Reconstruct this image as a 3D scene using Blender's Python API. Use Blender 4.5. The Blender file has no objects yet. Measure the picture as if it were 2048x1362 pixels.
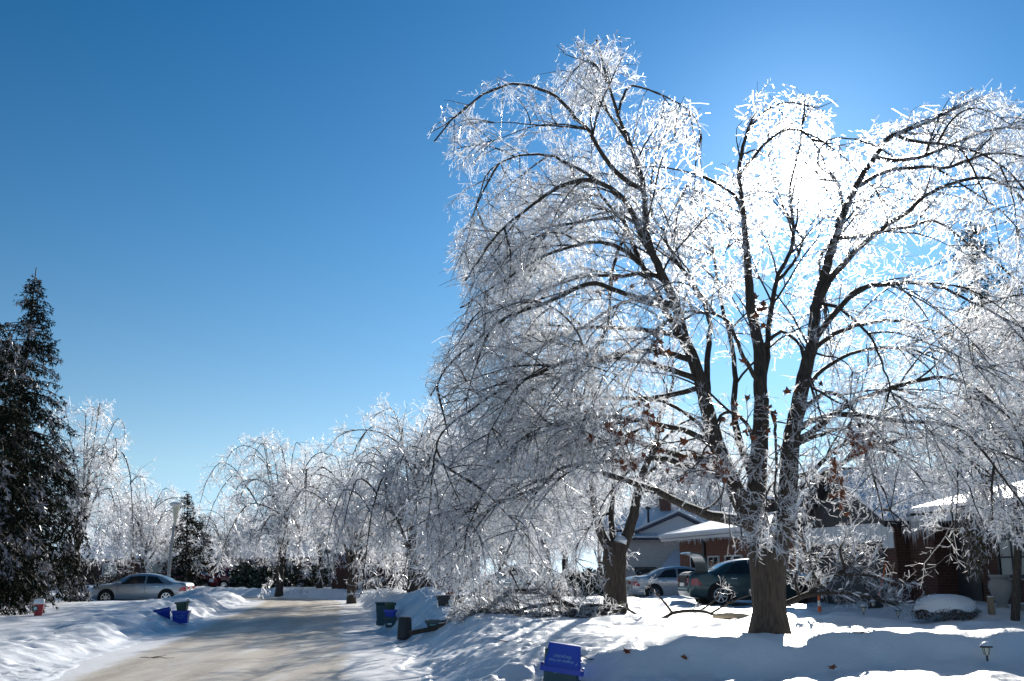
import bpy, math, random
import numpy as np
from mathutils import Vector, Matrix
R = math.radians
random.seed(7)
rng = np.random.default_rng(7)
sc = bpy.context.scene
C = sc.collection

# ------------------------------------------------------------------ camera, sky, sun, exposure
CAM = np.array([0.0, 0.0, 1.65]); FPX = 2000.0; PITCH = math.atan(464.0 / FPX)
cd = bpy.data.cameras.new("camera"); cam = bpy.data.objects.new("camera", cd); C.objects.link(cam)
cam.location = CAM; cam.rotation_euler = (math.pi / 2 + PITCH, 0, 0)
cd.sensor_width = 36; cd.lens = FPX / 2048 * 36; cd.clip_end = 6000; cd.clip_start = 0.1
sc.camera = cam

SUN_EL, SUN_AZ = R(21.3), R(17.2)            # seen in the crown of the big maple
SUN = Vector((math.cos(SUN_EL) * math.sin(SUN_AZ), math.cos(SUN_EL) * math.cos(SUN_AZ), math.sin(SUN_EL)))
w = bpy.data.worlds.new("World"); sc.world = w; w.use_nodes = True
nt = w.node_tree; nt.nodes.clear()
def wn(t, **k):
    n = nt.nodes.new(t)
    for a, b in k.items(): setattr(n, a, b)
    return n
sky = wn('ShaderNodeTexSky', sky_type='NISHITA', sun_disc=False)
sky.sun_elevation = SUN_EL; sky.sun_rotation = SUN_AZ
sky.air_density = 1.0; sky.dust_density = 0.08; sky.ozone_density = 2.0; sky.altitude = 100
bw = wn('ShaderNodeRGBToBW'); gam = wn('ShaderNodeMath', operation='POWER'); gam.inputs[1].default_value = 1.5
sep = wn('ShaderNodeSeparateXYZ'); ramp = wn('ShaderNodeValToRGB'); hsv = wn('ShaderNodeMix', data_type='RGBA', blend_type='MULTIPLY'); hsv.inputs[0].default_value = 1; hsv.clamp_result = False
# clear winter air: the sky's brightness from the sky model, its hue running from pale blue low down to deep blue overhead
el_ = ramp.color_ramp.elements; el_[0].position = 0; el_[0].color = (.24, .31, .36, 1); el_[1].position = .53; el_[1].color = (.055, .46, 1.2, 1)
for p_, c_ in ((.10, (.25, .42, .54)), (.20, (.19, .44, .74)), (.32, (.13, .46, .95))): el_.new(p_).color = (*c_, 1)
bg = wn('ShaderNodeBackground'); bg.inputs['Strength'].default_value = 0.057
# the sun's own disc and the bright air round it
tc = wn('ShaderNodeTexCoord'); dot = wn('ShaderNodeVectorMath', operation='DOT_PRODUCT')
dot.inputs[1].default_value = SUN
rmp = wn('ShaderNodeMapRange', interpolation_type='SMOOTHERSTEP')
rmp.inputs['From Min'].default_value = math.cos(R(1.15)); rmp.inputs['From Max'].default_value = math.cos(R(0.45))
rmp.inputs['To Min'].default_value = 0; rmp.inputs['To Max'].default_value = 10
def glow(p, k):
    a_ = wn('ShaderNodeMath', operation='MAXIMUM'); a_.inputs[1].default_value = 0; b_ = wn('ShaderNodeMath', operation='POWER'); b_.inputs[1].default_value = p
    c_ = wn('ShaderNodeMath', operation='MULTIPLY'); c_.inputs[1].default_value = k
    nt.links.new(dot.outputs['Value'], a_.inputs[0]); nt.links.new(a_.outputs[0], b_.inputs[0]); nt.links.new(b_.outputs[0], c_.inputs[0]); return c_
sum1 = wn('ShaderNodeMath', operation='ADD'); sum2 = wn('ShaderNodeMath', operation='ADD')
g1, g2 = glow(140, .12), glow(14, .045)
bg2 = wn('ShaderNodeBackground'); bg2.inputs['Color'].default_value = (.92, 1, .96, 1)
add = wn('ShaderNodeAddShader'); out = wn('ShaderNodeOutputWorld')
L = nt.links.new
L(sky.outputs[0], bw.inputs[0]); L(bw.outputs[0], gam.inputs[0]); L(tc.outputs['Generated'], sep.inputs[0]); L(sep.outputs['Z'], ramp.inputs[0])
L(gam.outputs[0], hsv.inputs[6]); L(ramp.outputs[0], hsv.inputs[7]); L(hsv.outputs[2], bg.inputs['Color'])
L(tc.outputs['Generated'], dot.inputs[0]); L(dot.outputs['Value'], rmp.inputs['Value'])
L(rmp.outputs[0], sum1.inputs[0]); L(g1.outputs[0], sum1.inputs[1]); L(sum1.outputs[0], sum2.inputs[0]); L(g2.outputs[0], sum2.inputs[1]); L(sum2.outputs[0], bg2.inputs['Strength']); L(bg.outputs[0], add.inputs[0]); L(bg2.outputs[0], add.inputs[1])
L(add.outputs[0], out.inputs['Surface'])
sd = bpy.data.lights.new("sun", 'SUN'); sd.energy = 5.0; sd.angle = R(0.53); sd.color = (1, 0.95, 0.86)
so = bpy.data.objects.new("sun", sd); C.objects.link(so)
so.rotation_euler = SUN.to_track_quat('Z', 'Y').to_euler(); so.location = (8, 20, 20)
vs = sc.view_settings; vs.view_transform = 'Standard'; vs.look = 'None'; vs.exposure = 0.6; vs.gamma = 1
vs.use_curve_mapping = False
cy = sc.cycles
cy.max_bounces = 6; cy.diffuse_bounces = 3; cy.glossy_bounces = 3; cy.transmission_bounces = 6; cy.transparent_max_bounces = 20
cy.caustics_reflective = False; cy.caustics_refractive = False; cy.sample_clamp_indirect = 4.0

# ------------------------------------------------------------------ pixel helpers (photo is 2048 x 1362)
def ray(px, py):
    X = (px - 1024) / FPX; U = (681 - py) / FPX; c, s = math.cos(PITCH), math.sin(PITCH)
    return np.array([X, c - s * U, s + c * U])
def at(px, py, Y):
    d = ray(px, py); return CAM + d * (Y / d[1])
def npix(P):
    """world points -> photo pixels"""
    P = np.asarray(P, float) - CAM; c, s = math.cos(PITCH), math.sin(PITCH)
    f = P[..., 1] * c + P[..., 2] * s; u = -P[..., 1] * s + P[..., 2] * c
    return np.stack([1024 + FPX * P[..., 0] / f, 681 - FPX * u / f], -1)

# ------------------------------------------------------------------ numpy noise
def _hash(i, j, seed):
    h = (i.astype(np.int64) * 374761393 + j.astype(np.int64) * 668265263 + seed * 1442695041) & 0x7fffffff
    h = ((h ^ (h >> 13)) * 1274126177) & 0x7fffffff
    return ((h ^ (h >> 16)) & 0xffff) / 65535.0
def vnoise(x, y, seed=0):
    x = np.asarray(x, float); y = np.asarray(y, float)
    i = np.floor(x).astype(np.int64); j = np.floor(y).astype(np.int64); fx = x - i; fy = y - j
    fx = fx * fx * fx * (fx * (fx * 6 - 15) + 10); fy = fy * fy * fy * (fy * (fy * 6 - 15) + 10)
    a = _hash(i, j, seed); b = _hash(i + 1, j, seed); c = _hash(i, j + 1, seed); d = _hash(i + 1, j + 1, seed)
    return (a * (1 - fx) + b * fx) * (1 - fy) + (c * (1 - fx) + d * fx) * fy
def fbm(x, y, seed=0, o=4):
    t = 0; a = 0.5; n = 0
    for k in range(o):
        t = t + a * vnoise(x * 2 ** k, y * 2 ** k, seed + k * 17); n += a; a *= 0.5
    return t / n
def sstep(a, b, x):
    t = np.clip((x - a) / (b - a), 0, 1); return t * t * (3 - 2 * t)

# ------------------------------------------------------------------ the lie of the land
ROAD = np.array([(3.4, -30), (-1.67, 0), (-4.25, 15.2), (-7.62, 35), (-11.2, 56), (-13.0, 63), (-16.5, 68.5),
                 (-23, 73), (-36, 77), (-70, 82), (-160, 90)], float)
HW = 3.05
def road_s(x, y):
    """signed lateral distance from the road's centre line, right positive"""
    best = np.full(np.shape(x), 1e9); sg = np.ones(np.shape(x))
    for a, b in zip(ROAD[:-1], ROAD[1:]):
        d = b - a; l2 = d @ d
        t = np.clip(((x - a[0]) * d[0] + (y - a[1]) * d[1]) / l2, 0, 1)
        dx = x - a[0] - t * d[0]; dy = y - a[1] - t * d[1]
        q = np.hypot(dx, dy); s = np.sign(dx * d[1] - dy * d[0]); m = q < best
        best = np.where(m, q, best); sg = np.where(m, np.where(s == 0, 1, s), sg)
    return best * sg
PILES = [(-13.6, 45.0, .38, 1.3), (-13.2, 31.5, .22, 1.3), (-15.2, 28.5, .18, 1.7), (-12.4, 36.0, .25, .9), (-12.8, 40, .2, 1.2),
         (-2.5, 31.0, .38, 1.2), (-1.2, 29.2, .15, 1.3), (-3.4, 36, .25, 1.5), (-7, 52, .2, 2.5), (-15.5, 49, .1, 1.6), (-6, 62, .2, 3), (-10, 20.5, .12, 1.8), (-12, 24.5, .12, 1.5)]
def ground(x, y):
    x = np.asarray(x, float); y = np.asarray(y, float)
    s = road_s(x, y); wob = (fbm(x * .6, y * .6, 3) - .5) * .9
    e = np.abs(s) - HW + wob
    right = s > 0
    # right-hand lawns
    n1 = fbm(x * .33 + 5, 1.7 + y * .12, 11, 3)
    crest = 15.25 + (fbm(x * .45, 4.2, 23, 2) - .5) * 1.5
    lump = .25 + 1.25 * fbm(x * .8 + 2.3, y * .3, 31, 2)
    f_ = y - crest
    fl_ = .20 + .12 * sstep(3.5, 5.5, x)
    lev = fl_ + (.56 - fl_) * sstep(-1.2, .1, f_)
    berm = (.25 * lump * sstep(-.75, -.02, f_) * (1 - sstep(.05, 1.5, f_)) + .34 * (fbm(x * .95 + 9, y * .95, 37, 3) - .5)) * sstep(.9, 2.4, x)
    lev = lev + berm + .10 * sstep(16, 22, y) * (x > -50)
    lev = lev + .22 * sstep(8.2, 10.5, x) * sstep(20, 24, y) * (1 - sstep(36, 42, y))
    lev = lev - .25 * sstep(40, 60, y)
    bank = .17 * np.exp(-((e - 1.25) / .75) ** 2) * (.35 + 1.1 * fbm(x * .7, y * .5, 41, 3))
    hr = lev * sstep(-.1, 1.3 + 2.0 * (1 - sstep(20, 27, y)), e) + bank * sstep(0, .6, e)
    # left-hand side
    levl = .12 + .16 * fbm(x * .25, y * .25, 51, 3) + .12 * sstep(26, 30, y)
    drive = np.exp(-((y - 52.5) / 2.6) ** 4) * sstep(-13, -15, x)
    levl = levl * (1 - drive) + .1 * drive
    front = sstep(25.5, 23.5, y)
    levl = levl * (1 - .75 * front) + .03
    hl = levl * sstep(-.1, 1.3, e) + .85 * bank * sstep(0, .6, e) * (1 - .4 * front)
    h = np.where(right, hr, hl)
    for (a, b, c, r) in PILES:
        h = h + c * np.exp(-(((x - a) / r) ** 2 + ((y - b) / r) ** 2)) * sstep(-.3, .6, e)
    dip = np.exp(-((x - .70) / .75) ** 4 - ((y - 13.2) / 1.9) ** 6)
    h = h * (1 - .9 * dip)
    rough = sstep(-.2, .4, e) * (1 - .86 * sstep(2.0, 3.6, e)) 
    ch = fbm(x * 2.3, y * 2.3, 61, 4) - .5
    ch2 = np.abs(fbm(x * 5.5 + 3, y * 5.5, 71, 2) - .5)
    h = h + rough * (.20 * ch - .16 * ch2 + .03) + sstep(0, 1, e) * .05 * (fbm(x * .9, y * .9, 81, 3) - .5)
    return np.where(e < 0, -.05 + .09 * sstep(-.35, 0, e), h)
def gz(x, y): return float(ground(np.array([x]), np.array([y]))[0])
def on_ground(px, py, y0=9., y1=130.):
    Y = np.arange(y0, y1, .04); d = ray(px, py); P = CAM + d * (Y / d[1])[:, None]
    k = np.argmax(P[:, 2] < np.maximum(ground(P[:, 0], P[:, 1]), 0)); return P[k]

# ------------------------------------------------------------------ materials
MATS = {}
def mat(name, col=(.5, .5, .5), rough=.6, metal=0., spec=.5, var=0., vscale=6., bump=0., bscale=30., coat=0., build=None):
    m = bpy.data.materials.new(name); m.use_nodes = True; t = m.node_tree
    b = t.nodes['Principled BSDF']
    b.inputs['Base Color'].default_value = (*col, 1); b.inputs['Roughness'].default_value = rough
    b.inputs['Metallic'].default_value = metal; b.inputs['Specular IOR Level'].default_value = spec
    b.inputs['Coat Weight'].default_value = coat
    tc = t.nodes.new('ShaderNodeTexCoord')
    if var > 0:
        n = t.nodes.new('ShaderNodeTexNoise'); n.inputs['Scale'].default_value = vscale; n.inputs['Detail'].default_value = 5
        r = t.nodes.new('ShaderNodeMix'); r.data_type = 'RGBA'
        r.inputs[6].default_value = (*[c * (1 - var) for c in col], 1); r.inputs[7].default_value = (*[min(1, c * (1 + var)) for c in col], 1)
        t.links.new(tc.outputs['Object'], n.inputs['Vector']); t.links.new(n.outputs['Fac'], r.inputs[0]); t.links.new(r.outputs[2], b.inputs['Base Color'])
    if bump > 0:
        n = t.nodes.new('ShaderNodeTexNoise'); n.inputs['Scale'].default_value = bscale; n.inputs['Detail'].default_value = 6
        bp = t.nodes.new('ShaderNodeBump'); bp.inputs['Strength'].default_value = bump; bp.inputs['Distance'].default_value = .02
        t.links.new(tc.outputs['Object'], n.inputs['Vector']); t.links.new(n.outputs['Fac'], bp.inputs['Height']); t.links.new(bp.outputs[0], b.inputs['Normal'])
    if build: build(t, b, tc)
    MATS[name] = m; return m
def node(t, typ, **k):
    n = t.nodes.new(typ)
    for a, v in k.items():
        if a.startswith('i_'): n.inputs[a[2:].replace('_', ' ')].default_value = v
        else: setattr(n, a, v)
    return n

def b_snow(t, b, tc):
    n1 = node(t, 'ShaderNodeTexNoise', i_Scale=2.2, i_Detail=8.0); n2 = node(t, 'ShaderNodeTexNoise', i_Scale=26.0, i_Detail=6.0)
    n3 = node(t, 'ShaderNodeTexNoise', i_Scale=160.0, i_Detail=2.0)
    ma = node(t, 'ShaderNodeMath', operation='MULTIPLY_ADD'); ma.inputs[1].default_value = .30
    mb = node(t, 'ShaderNodeMath', operation='MULTIPLY_ADD'); mb.inputs[1].default_value = .10
    bp = node(t, 'ShaderNodeBump', i_Strength=.55, i_Distance=.05)
    for n in (n1, n2, n3): t.links.new(tc.outputs['Object'], n.inputs['Vector'])
    t.links.new(n2.outputs['Fac'], ma.inputs[0]); t.links.new(n1.outputs['Fac'], ma.inputs[2])
    t.links.new(n3.outputs['Fac'], mb.inputs[0]); t.links.new(ma.outputs[0], mb.inputs[2])
    t.links.new(mb.outputs[0], bp.inputs['Height']); t.links.new(bp.outputs[0], b.inputs['Normal'])
mat('snow', (.84, .86, .90), .42, spec=.5, build=b_snow)
def b_road(t, b, tc):
    # packed snow, sanded: tan grit in streaks along the wheel tracks
    mp = node(t, 'ShaderNodeMapping'); mp.inputs['Rotation'].default_value = (0, 0, R(-9.7)); mp.inputs['Scale'].default_value = (.55, .12, 1)
    t.links.new(tc.outputs['Object'], mp.inputs['Vector'])
    a = node(t, 'ShaderNodeTexNoise', i_Scale=1.3, i_Detail=7.0, i_Roughness=.65); t.links.new(mp.outputs[0], a.inputs['Vector'])
    c = node(t, 'ShaderNodeTexNoise', i_Scale=5.0, i_Detail=8.0, i_Roughness=.7); t.links.new(tc.outputs['Object'], c.inputs['Vector'])
    mp2 = node(t, 'ShaderNodeMapping'); mp2.inputs['Rotation'].default_value = (0, 0, R(-9.7)); mp2.inputs['Scale'].default_value = (3.2, .10, 1); t.links.new(tc.outputs['Object'], mp2.inputs['Vector'])
    a2 = node(t, 'ShaderNodeTexNoise', i_Scale=1.0, i_Detail=5.0, i_Roughness=.6); t.links.new(mp2.outputs[0], a2.inputs['Vector'])
    ad = node(t, 'ShaderNodeMath', operation='MULTIPLY_ADD'); ad.inputs[1].default_value = .7; t.links.new(a2.outputs['Fac'], ad.inputs[0]); sb = node(t, 'ShaderNodeMath', operation='SUBTRACT'); sb.inputs[1].default_value = .35; t.links.new(a.outputs['Fac'], sb.inputs[0]); t.links.new(sb.outputs[0], ad.inputs[2])
    at_ = node(t, 'ShaderNodeAttribute', attribute_name='sand')
    m1 = node(t, 'ShaderNodeMath', operation='MULTIPLY_ADD'); m1.inputs[1].default_value = .55
    m2 = node(t, 'ShaderNodeMath', operation='ADD')
    t.links.new(c.outputs['Fac'], m1.inputs[0]); t.links.new(ad.outputs[0], m1.inputs[2])
    t.links.new(m1.outputs[0], m2.inputs[0]); t.links.new(at_.outputs['Fac'], m2.inputs[1])
    cr = node(t, 'ShaderNodeValToRGB'); e = cr.color_ramp.elements
    e[0].position = .42; e[0].color = (.76, .76, .78, 1); e[1].position = .80; e[1].color = (.38, .315, .245, 1)
    k = e.new(.58); k.color = (.57, .51, .43, 1)
    mr = node(t, 'ShaderNodeMath', operation='MULTIPLY'); mr.inputs[1].default_value = .62
    t.links.new(m2.outputs[0], mr.inputs[0]); t.links.new(mr.outputs[0], cr.inputs[0]); t.links.new(cr.outputs[0], b.inputs['Base Color'])
    bp = node(t, 'ShaderNodeBump', i_Strength=.6, i_Distance=.03); t.links.new(c.outputs['Fac'], bp.inputs['Height']); t.links.new(bp.outputs[0], b.inputs['Normal'])
mat('road', (.6, .55, .48), .5, spec=.4, build=b_road)
def b_bark(t, b, tc):
    mp = node(t, 'ShaderNodeMapping'); mp.inputs['Scale'].default_value = (9, 9, 1.4); t.links.new(tc.outputs['Object'], mp.inputs['Vector'])
    n = node(t, 'ShaderNodeTexNoise', i_Scale=3.0, i_Detail=8.0, i_Roughness=.7); t.links.new(mp.outputs[0], n.inputs['Vector'])
    cr = node(t, 'ShaderNodeValToRGB'); e = cr.color_ramp.elements; e[0].position = .35; e[0].color = (.022, .017, .013, 1); e[1].position = .72; e[1].color = (.115, .085, .062, 1)
    t.links.new(n.outputs['Fac'], cr.inputs[0]); t.links.new(cr.outputs[0], b.inputs['Base Color'])
    bp = node(t, 'ShaderNodeBump', i_Strength=1.0, i_Distance=.03); t.links.new(n.outputs['Fac'], bp.inputs['Height']); t.links.new(bp.outputs[0], b.inputs['Normal'])
mat('bark', (.06, .045, .035), .8, build=b_bark)
mat('twig_wood', (.035, .026, .020), .35, spec=.6)
def ice_mat(name, tr, gl, rf, col=(.95, .97, 1), clear=0.):
    m = bpy.data.materials.new(name); m.use_nodes = True; t = m.node_tree; t.nodes.clear()
    o = node(t, 'ShaderNodeOutputMaterial')
    T = node(t, 'ShaderNodeBsdfTranslucent'); T.inputs['Color'].default_value = (*col, 1)
    D = node(t, 'ShaderNodeBsdfDiffuse'); D.inputs['Color'].default_value = (.90, .92, .96, 1)
    G = node(t, 'ShaderNodeBsdfAnisotropic'); G.inputs['Roughness'].default_value = .28; G.inputs['Color'].default_value = (.9, .92, 1, 1)
    F = node(t, 'ShaderNodeBsdfRefraction'); F.inputs['Roughness'].default_value = .7; F.inputs['IOR'].default_value = 1.12; F.inputs['Color'].default_value = (1, 1, 1, 1)
    a = node(t, 'ShaderNodeMixShader'); a.inputs[0].default_value = gl
    c = node(t, 'ShaderNodeMixShader'); c.inputs[0].default_value = rf
    d = node(t, 'ShaderNodeMixShader'); d.inputs[0].default_value = tr
    l = t.links.new
    l(D.outputs[0], d.inputs[1]); l(T.outputs[0], d.inputs[2]); l(d.outputs[0], c.inputs[1]); l(F.outputs[0], c.inputs[2])
    X = node(t, 'ShaderNodeBsdfTransparent'); e = node(t, 'ShaderNodeMixShader'); e.inputs[0].default_value = clear
    l(c.outputs[0], a.inputs[1]); l(G.outputs[0], a.inputs[2]); l(a.outputs[0], e.inputs[1]); l(X.outputs[0], e.inputs[2])
    l((e if clear > 0 else a).outputs[0], o.inputs['Surface'])
    MATS[name] = m; return m
ice_mat('ice', .66, .22, .10, col=(.97, .98, 1.), clear=.47)
ice_mat('icicle', .45, .45, .5)
mat('needles', (.016, .022, .013), .9, spec=.1, var=.4, vscale=2.)
mat('needles_brown', (.055, .045, .018), .6, var=.4, vscale=2.)
mat('frosted_needles', (.40, .39, .42), .45, var=.3, vscale=3.)
mat('dead_leaf', (.24, .075, .028), .6, var=.35, vscale=8.)
mat('evergreen_leaf', (.03, .045, .025), .5, var=.4)
def b_brick(c1, c2, mo, sx=1.):
    def f(t, b, tc):
        br = node(t, 'ShaderNodeTexBrick'); br.inputs['Color1'].default_value = (*c1, 1); br.inputs['Color2'].default_value = (*c2, 1); br.inputs['Mortar'].default_value = (*mo, 1)
        br.inputs['Scale'].default_value = 1.0; br.inputs['Mortar Size'].default_value = .006; br.inputs['Brick Width'].default_value = .22; br.inputs['Row Height'].default_value = .075
        br.inputs['Mortar Smooth'].default_value = .2; br.inputs['Bias'].default_value = 0
        uv = node(t, 'ShaderNodeUVMap', uv_map='UV'); t.links.new(uv.outputs[0], br.inputs['Vector'])
        t.links.new(br.outputs['Color'], b.inputs['Base Color'])
        bp = node(t, 'ShaderNodeBump', i_Strength=.8, i_Distance=.01); bp.invert = True
        t.links.new(br.outputs['Fac'], bp.inputs['Height']); t.links.new(bp.outputs[0], b.inputs['Normal'])
    return f
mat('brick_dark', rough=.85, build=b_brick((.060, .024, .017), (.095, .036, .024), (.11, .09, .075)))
mat('brick_red', rough=.85, build=b_brick((.20, .07, .04), (.26, .10, .06), (.28, .24, .2)))
mat('brick_white', rough=.8, build=b_brick((.62, .62, .60), (.72, .72, .70), (.40, .40, .40)))
mat('siding', (.66, .69, .72), .6, var=.06)
mat('trim_white', (.78, .78, .76), .5)
mat('trim_dark', (.03, .03, .035), .5)
mat('fascia_blue', (.05, .06, .10), .5)
mat('glass_dark', (.02, .025, .03), .06, spec=.8)
mat('curtain', (.45, .47, .44), .8, var=.15, vscale=14)
mat('garage_grey', (.045, .045, .05), .6, var=.1)
mat('door_paint', (.55, .58, .56), .45)
mat('metal_grey', (.32, .33, .34), .4, metal=.6, var=.12)
mat('lamp_white', (.75, .75, .72), .4)
mat('chrome', (.6, .62, .65), .15, metal=1.)
mat('rubber', (.012, .012, .013), .7)
mat('paint_silver', (.56, .58, .60), .3, metal=.65, coat=.5, var=.08, vscale=3)
mat('paint_green', (.055, .10, .105), .28, metal=.5, coat=.6, var=.12, vscale=3)
mat('paint_red', (.22, .012, .016), .3, coat=.6)
mat('paint_pale', (.5, .55, .57), .3, metal=.4, coat=.5)
mat('tail_red', (.42, .012, .03), .15, coat=.8)
mat('tail_clear', (.7, .7, .72), .15)
mat('amber', (.6, .18, .02), .2)
mat('plastic_blue', (.006, .045, .42), .38, var=.08, vscale=5)
mat('plastic_teal', (.010, .055, .075), .42, var=.1, vscale=5)
mat('plastic_green', (.012, .06, .035), .42, var=.1, vscale=5)
mat('plastic_dark', (.02, .022, .026), .45, var=.2, vscale=8)
mat('plastic_red', (.36, .02, .03), .45)
mat('print_pale', (.22, .42, .60), .5)
mat('print_teal', (.10, .30, .32), .5)
mat('paper', (.75, .75, .72), .7)
mat('hydrant_red', (.30, .07, .055), .5, var=.2)
mat('post_wood', (.30, .22, .15), .8, var=.25, vscale=10, bump=.4)
mat('pale_wood', (.55, .42, .28), .8, var=.25, vscale=10)
mat('concrete', (.30, .29, .28), .85, var=.15, bump=.3)
mat('orange', (.75, .14, .03), .5)
mat('skin', (.45, .27, .20), .55)
mat('hair', (.14, .07, .04), .6)
mat('coat_dark', (.05, .07, .10), .8)
mat('trousers', (.03, .035, .05), .8)
mat('wreath', (.01, .09, .05), .6)
mat('lens_pale', (.75, .70, .55), .25)
mat('hedge_brown', (.10, .065, .05), .8, var=.4)

# ------------------------------------------------------------------ object helpers
def tag(o, label, cat, group=None):
    o['label'] = label; o['category'] = cat
    if group: o['group'] = group
    return o
def thing(name, label, cat, loc=(0, 0, 0), rz=0., group=None):
    o = bpy.data.objects.new(name, None); C.objects.link(o); o.empty_display_size = .2
    o.location = loc; o.rotation_euler = (0, 0, rz); return tag(o, label, cat, group)
def link(name, me, parent=None, loc=None):
    o = bpy.data.objects.new(name, me); C.objects.link(o)
    if parent is not None: o.parent = parent
    if loc is not None: o.location = loc
    return o
def np_mesh(name, V, F, mats, midx=None, smooth=False):
    """V (n,3), F (m,k) with k = 3 or 4, or a list of such arrays"""
    me = bpy.data.meshes.new(name)
    Fs = F if isinstance(F, list) else [F]
    V = np.asarray(V, np.float32)
    loops = np.concatenate([f.ravel() for f in Fs]).astype(np.int32)
    tot = np.concatenate([np.full(len(f), f.shape[1], np.int32) for f in Fs])
    start = np.concatenate([[0], np.cumsum(tot)[:-1]]).astype(np.int32)
    me.vertices.add(len(V)); me.vertices.foreach_set('co', V.ravel())
    me.loops.add(len(loops)); me.loops.foreach_set('vertex_index', loops)
    me.polygons.add(len(tot)); me.polygons.foreach_set('loop_start', start); me.polygons.foreach_set('loop_total', tot)
    for m in (mats if isinstance(mats, (list, tuple)) else [mats]): me.materials.append(MATS[m])
    if midx is not None: me.polygons.foreach_set('material_index', np.asarray(midx, np.int32))
    if smooth: me.polygons.foreach_set('use_smooth', np.ones(len(tot), bool))
    me.update(calc_edges=True); return me
def copy_tree(o, loc, rz=0., scale=1., label=None):
    c = o.copy(); C.objects.link(c); c.location = loc; c.rotation_euler = (0, 0, rz); c.scale = (scale,) * 3
    if label: c['label'] = label
    for ch in o.children:
        d = ch.copy(); C.objects.link(d); d.parent = c
        for g in ch.children:
            e = g.copy(); C.objects.link(e); e.parent = d
    return c

class MB:
    """collects simple solids into one mesh"""
    def __init__(s): s.v = []; s.f = []; s.uv = []
    def add(s, v, f):
        n = len(s.v); s.v += [tuple(p) for p in v]; s.f += [tuple(i + n for i in q) for q in f]; return s
    def box(s, x0, x1, y0, y1, z0, z1, M=None):
        v = [(x, y, z) for z in (z0, z1) for y in (y0, y1) for x in (x0, x1)]
        if M is not None: v = [M @ Vector(p) for p in v]
        return s.add(v, [(0, 2, 3, 1), (4, 5, 7, 6), (0, 1, 5, 4), (2, 6, 7, 3), (0, 4, 6, 2), (1, 3, 7, 5)])
    def lathe(s, prof, n=24, c=(0, 0, 0), M=None, cap=True):
        v = []; f = []
        for (r, z) in prof:
            for k in range(n):
                a = 2 * math.pi * k / n; v.append((c[0] + r * math.cos(a), c[1] + r * math.sin(a), c[2] + z))
        m = len(prof)
        for i in range(m - 1):
            for k in range(n): f.append((i * n + k, i * n + (k + 1) % n, (i + 1) * n + (k + 1) % n, (i + 1) * n + k))
        if cap: f.append(tuple(reversed(range(n)))); f.append(tuple((m - 1) * n + k for k in range(n)))
        if M is not None: v = [M @ Vector(p) for p in v]
        return s.add(v, f)
    def tube(s, pts, rad, n=8):
        P = [Vector(p) for p in pts]; rr = rad if hasattr(rad, '__len__') else [rad] * len(P); v = []; f = []
        ref = Vector((.31, .52, .8)).normalized()
        for i, p in enumerate(P):
            t = (P[min(i + 1, len(P) - 1)] - P[max(i - 1, 0)]).normalized()
            a = t.cross(ref).normalized(); b = t.cross(a)
            for k in range(n):
                q = 2 * math.pi * k / n; v.append(p + (a * math.cos(q) + b * math.sin(q)) * rr[i])
        for i in range(len(P) - 1):
            for k in range(n): f.append((i * n + k, i * n + (k + 1) % n, (i + 1) * n + (k + 1) % n, (i + 1) * n + k))
        f.append(tuple(reversed(range(n)))); f.append(tuple((len(P) - 1) * n + k for k in range(n)))
        return s.add(v, f)
    def prism(s, poly, a, b):
        """poly: list of (p,q); a,b functions mapping (p,q)->3-D for the two caps"""
        n = len(poly); v = [a(*p) for p in poly] + [b(*p) for p in poly]
        return s.add(v, [tuple(reversed(range(n))), tuple(range(n, 2 * n))] + [(i, (i + 1) % n, n + (i + 1) % n, n + i) for i in range(n)])
    def build(s, name, m, parent=None, smooth=False, bevel=0., uv=False, loc=None):
        me = bpy.data.meshes.new(name); me.from_pydata(s.v, [], s.f); me.materials.append(MATS[m])
        if smooth:
            me.polygons.foreach_set('use_smooth', np.ones(len(me.polygons), bool))
        if uv:
            l = me.uv_layers.new(name='UV')
            for p in me.polygons:
                n = p.normal
                h = Vector((-n.y, n.x, 0)); h = h.normalized() if h.length > .1 else Vector((1, 0, 0))
                for li in p.loop_indices:
                    c = me.vertices[me.loops[li].vertex_index].co
                    l.data[li].uv = (c.dot(h), c.z if abs(n.z) < .9 else c.y)
        me.update(); o = link(name, me, parent, loc)
        if bevel > 0:
            b = o.modifiers.new('bevel', 'BEVEL'); b.width = bevel; b.segments = 2; b.limit_method = 'ANGLE'; b.angle_limit = R(40)
        if smooth:
            try: me.set_sharp_from_angle(angle=R(45))
            except Exception: pass
        return o

# ------------------------------------------------------------------ ground, road
def grid_mesh(name, xs, ys, zf, m):
    X, Y = np.meshgrid(xs, ys); Z = zf(X, Y); V = np.stack([X, Y, Z], -1).reshape(-1, 3)
    nx = len(xs); i = (np.arange(len(ys) - 1)[:, None] * nx + np.arange(nx - 1)[None]).ravel()
    return np_mesh(name, V, np.stack([i, i + 1, i + nx + 1, i + nx], -1), m, smooth=True)
def axis(*seg):
    a = []
    for (s, e, d) in seg: a.append(np.arange(s, e, d))
    return np.concatenate(a)
xs = np.concatenate([-np.geomspace(3000, 34, 24), axis((-30, -16, .22), (-16, -8, .12), (-8, -3, .08), (-3, 8, .06), (8, 16, .14), (16, 26, .5)), np.geomspace(27, 3000, 24)])
ys = np.concatenate([axis((-30, 9, 2.), (9, 11, .2), (11, 18, .055), (18, 24, .10), (24, 34, .15), (34, 58, .24), (58, 110, .8)), np.geomspace(111, 5000, 24)])
g = link('snow_ground', grid_mesh('snow_ground', xs, ys, ground, 'snow')); g['kind'] = 'structure'
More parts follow.
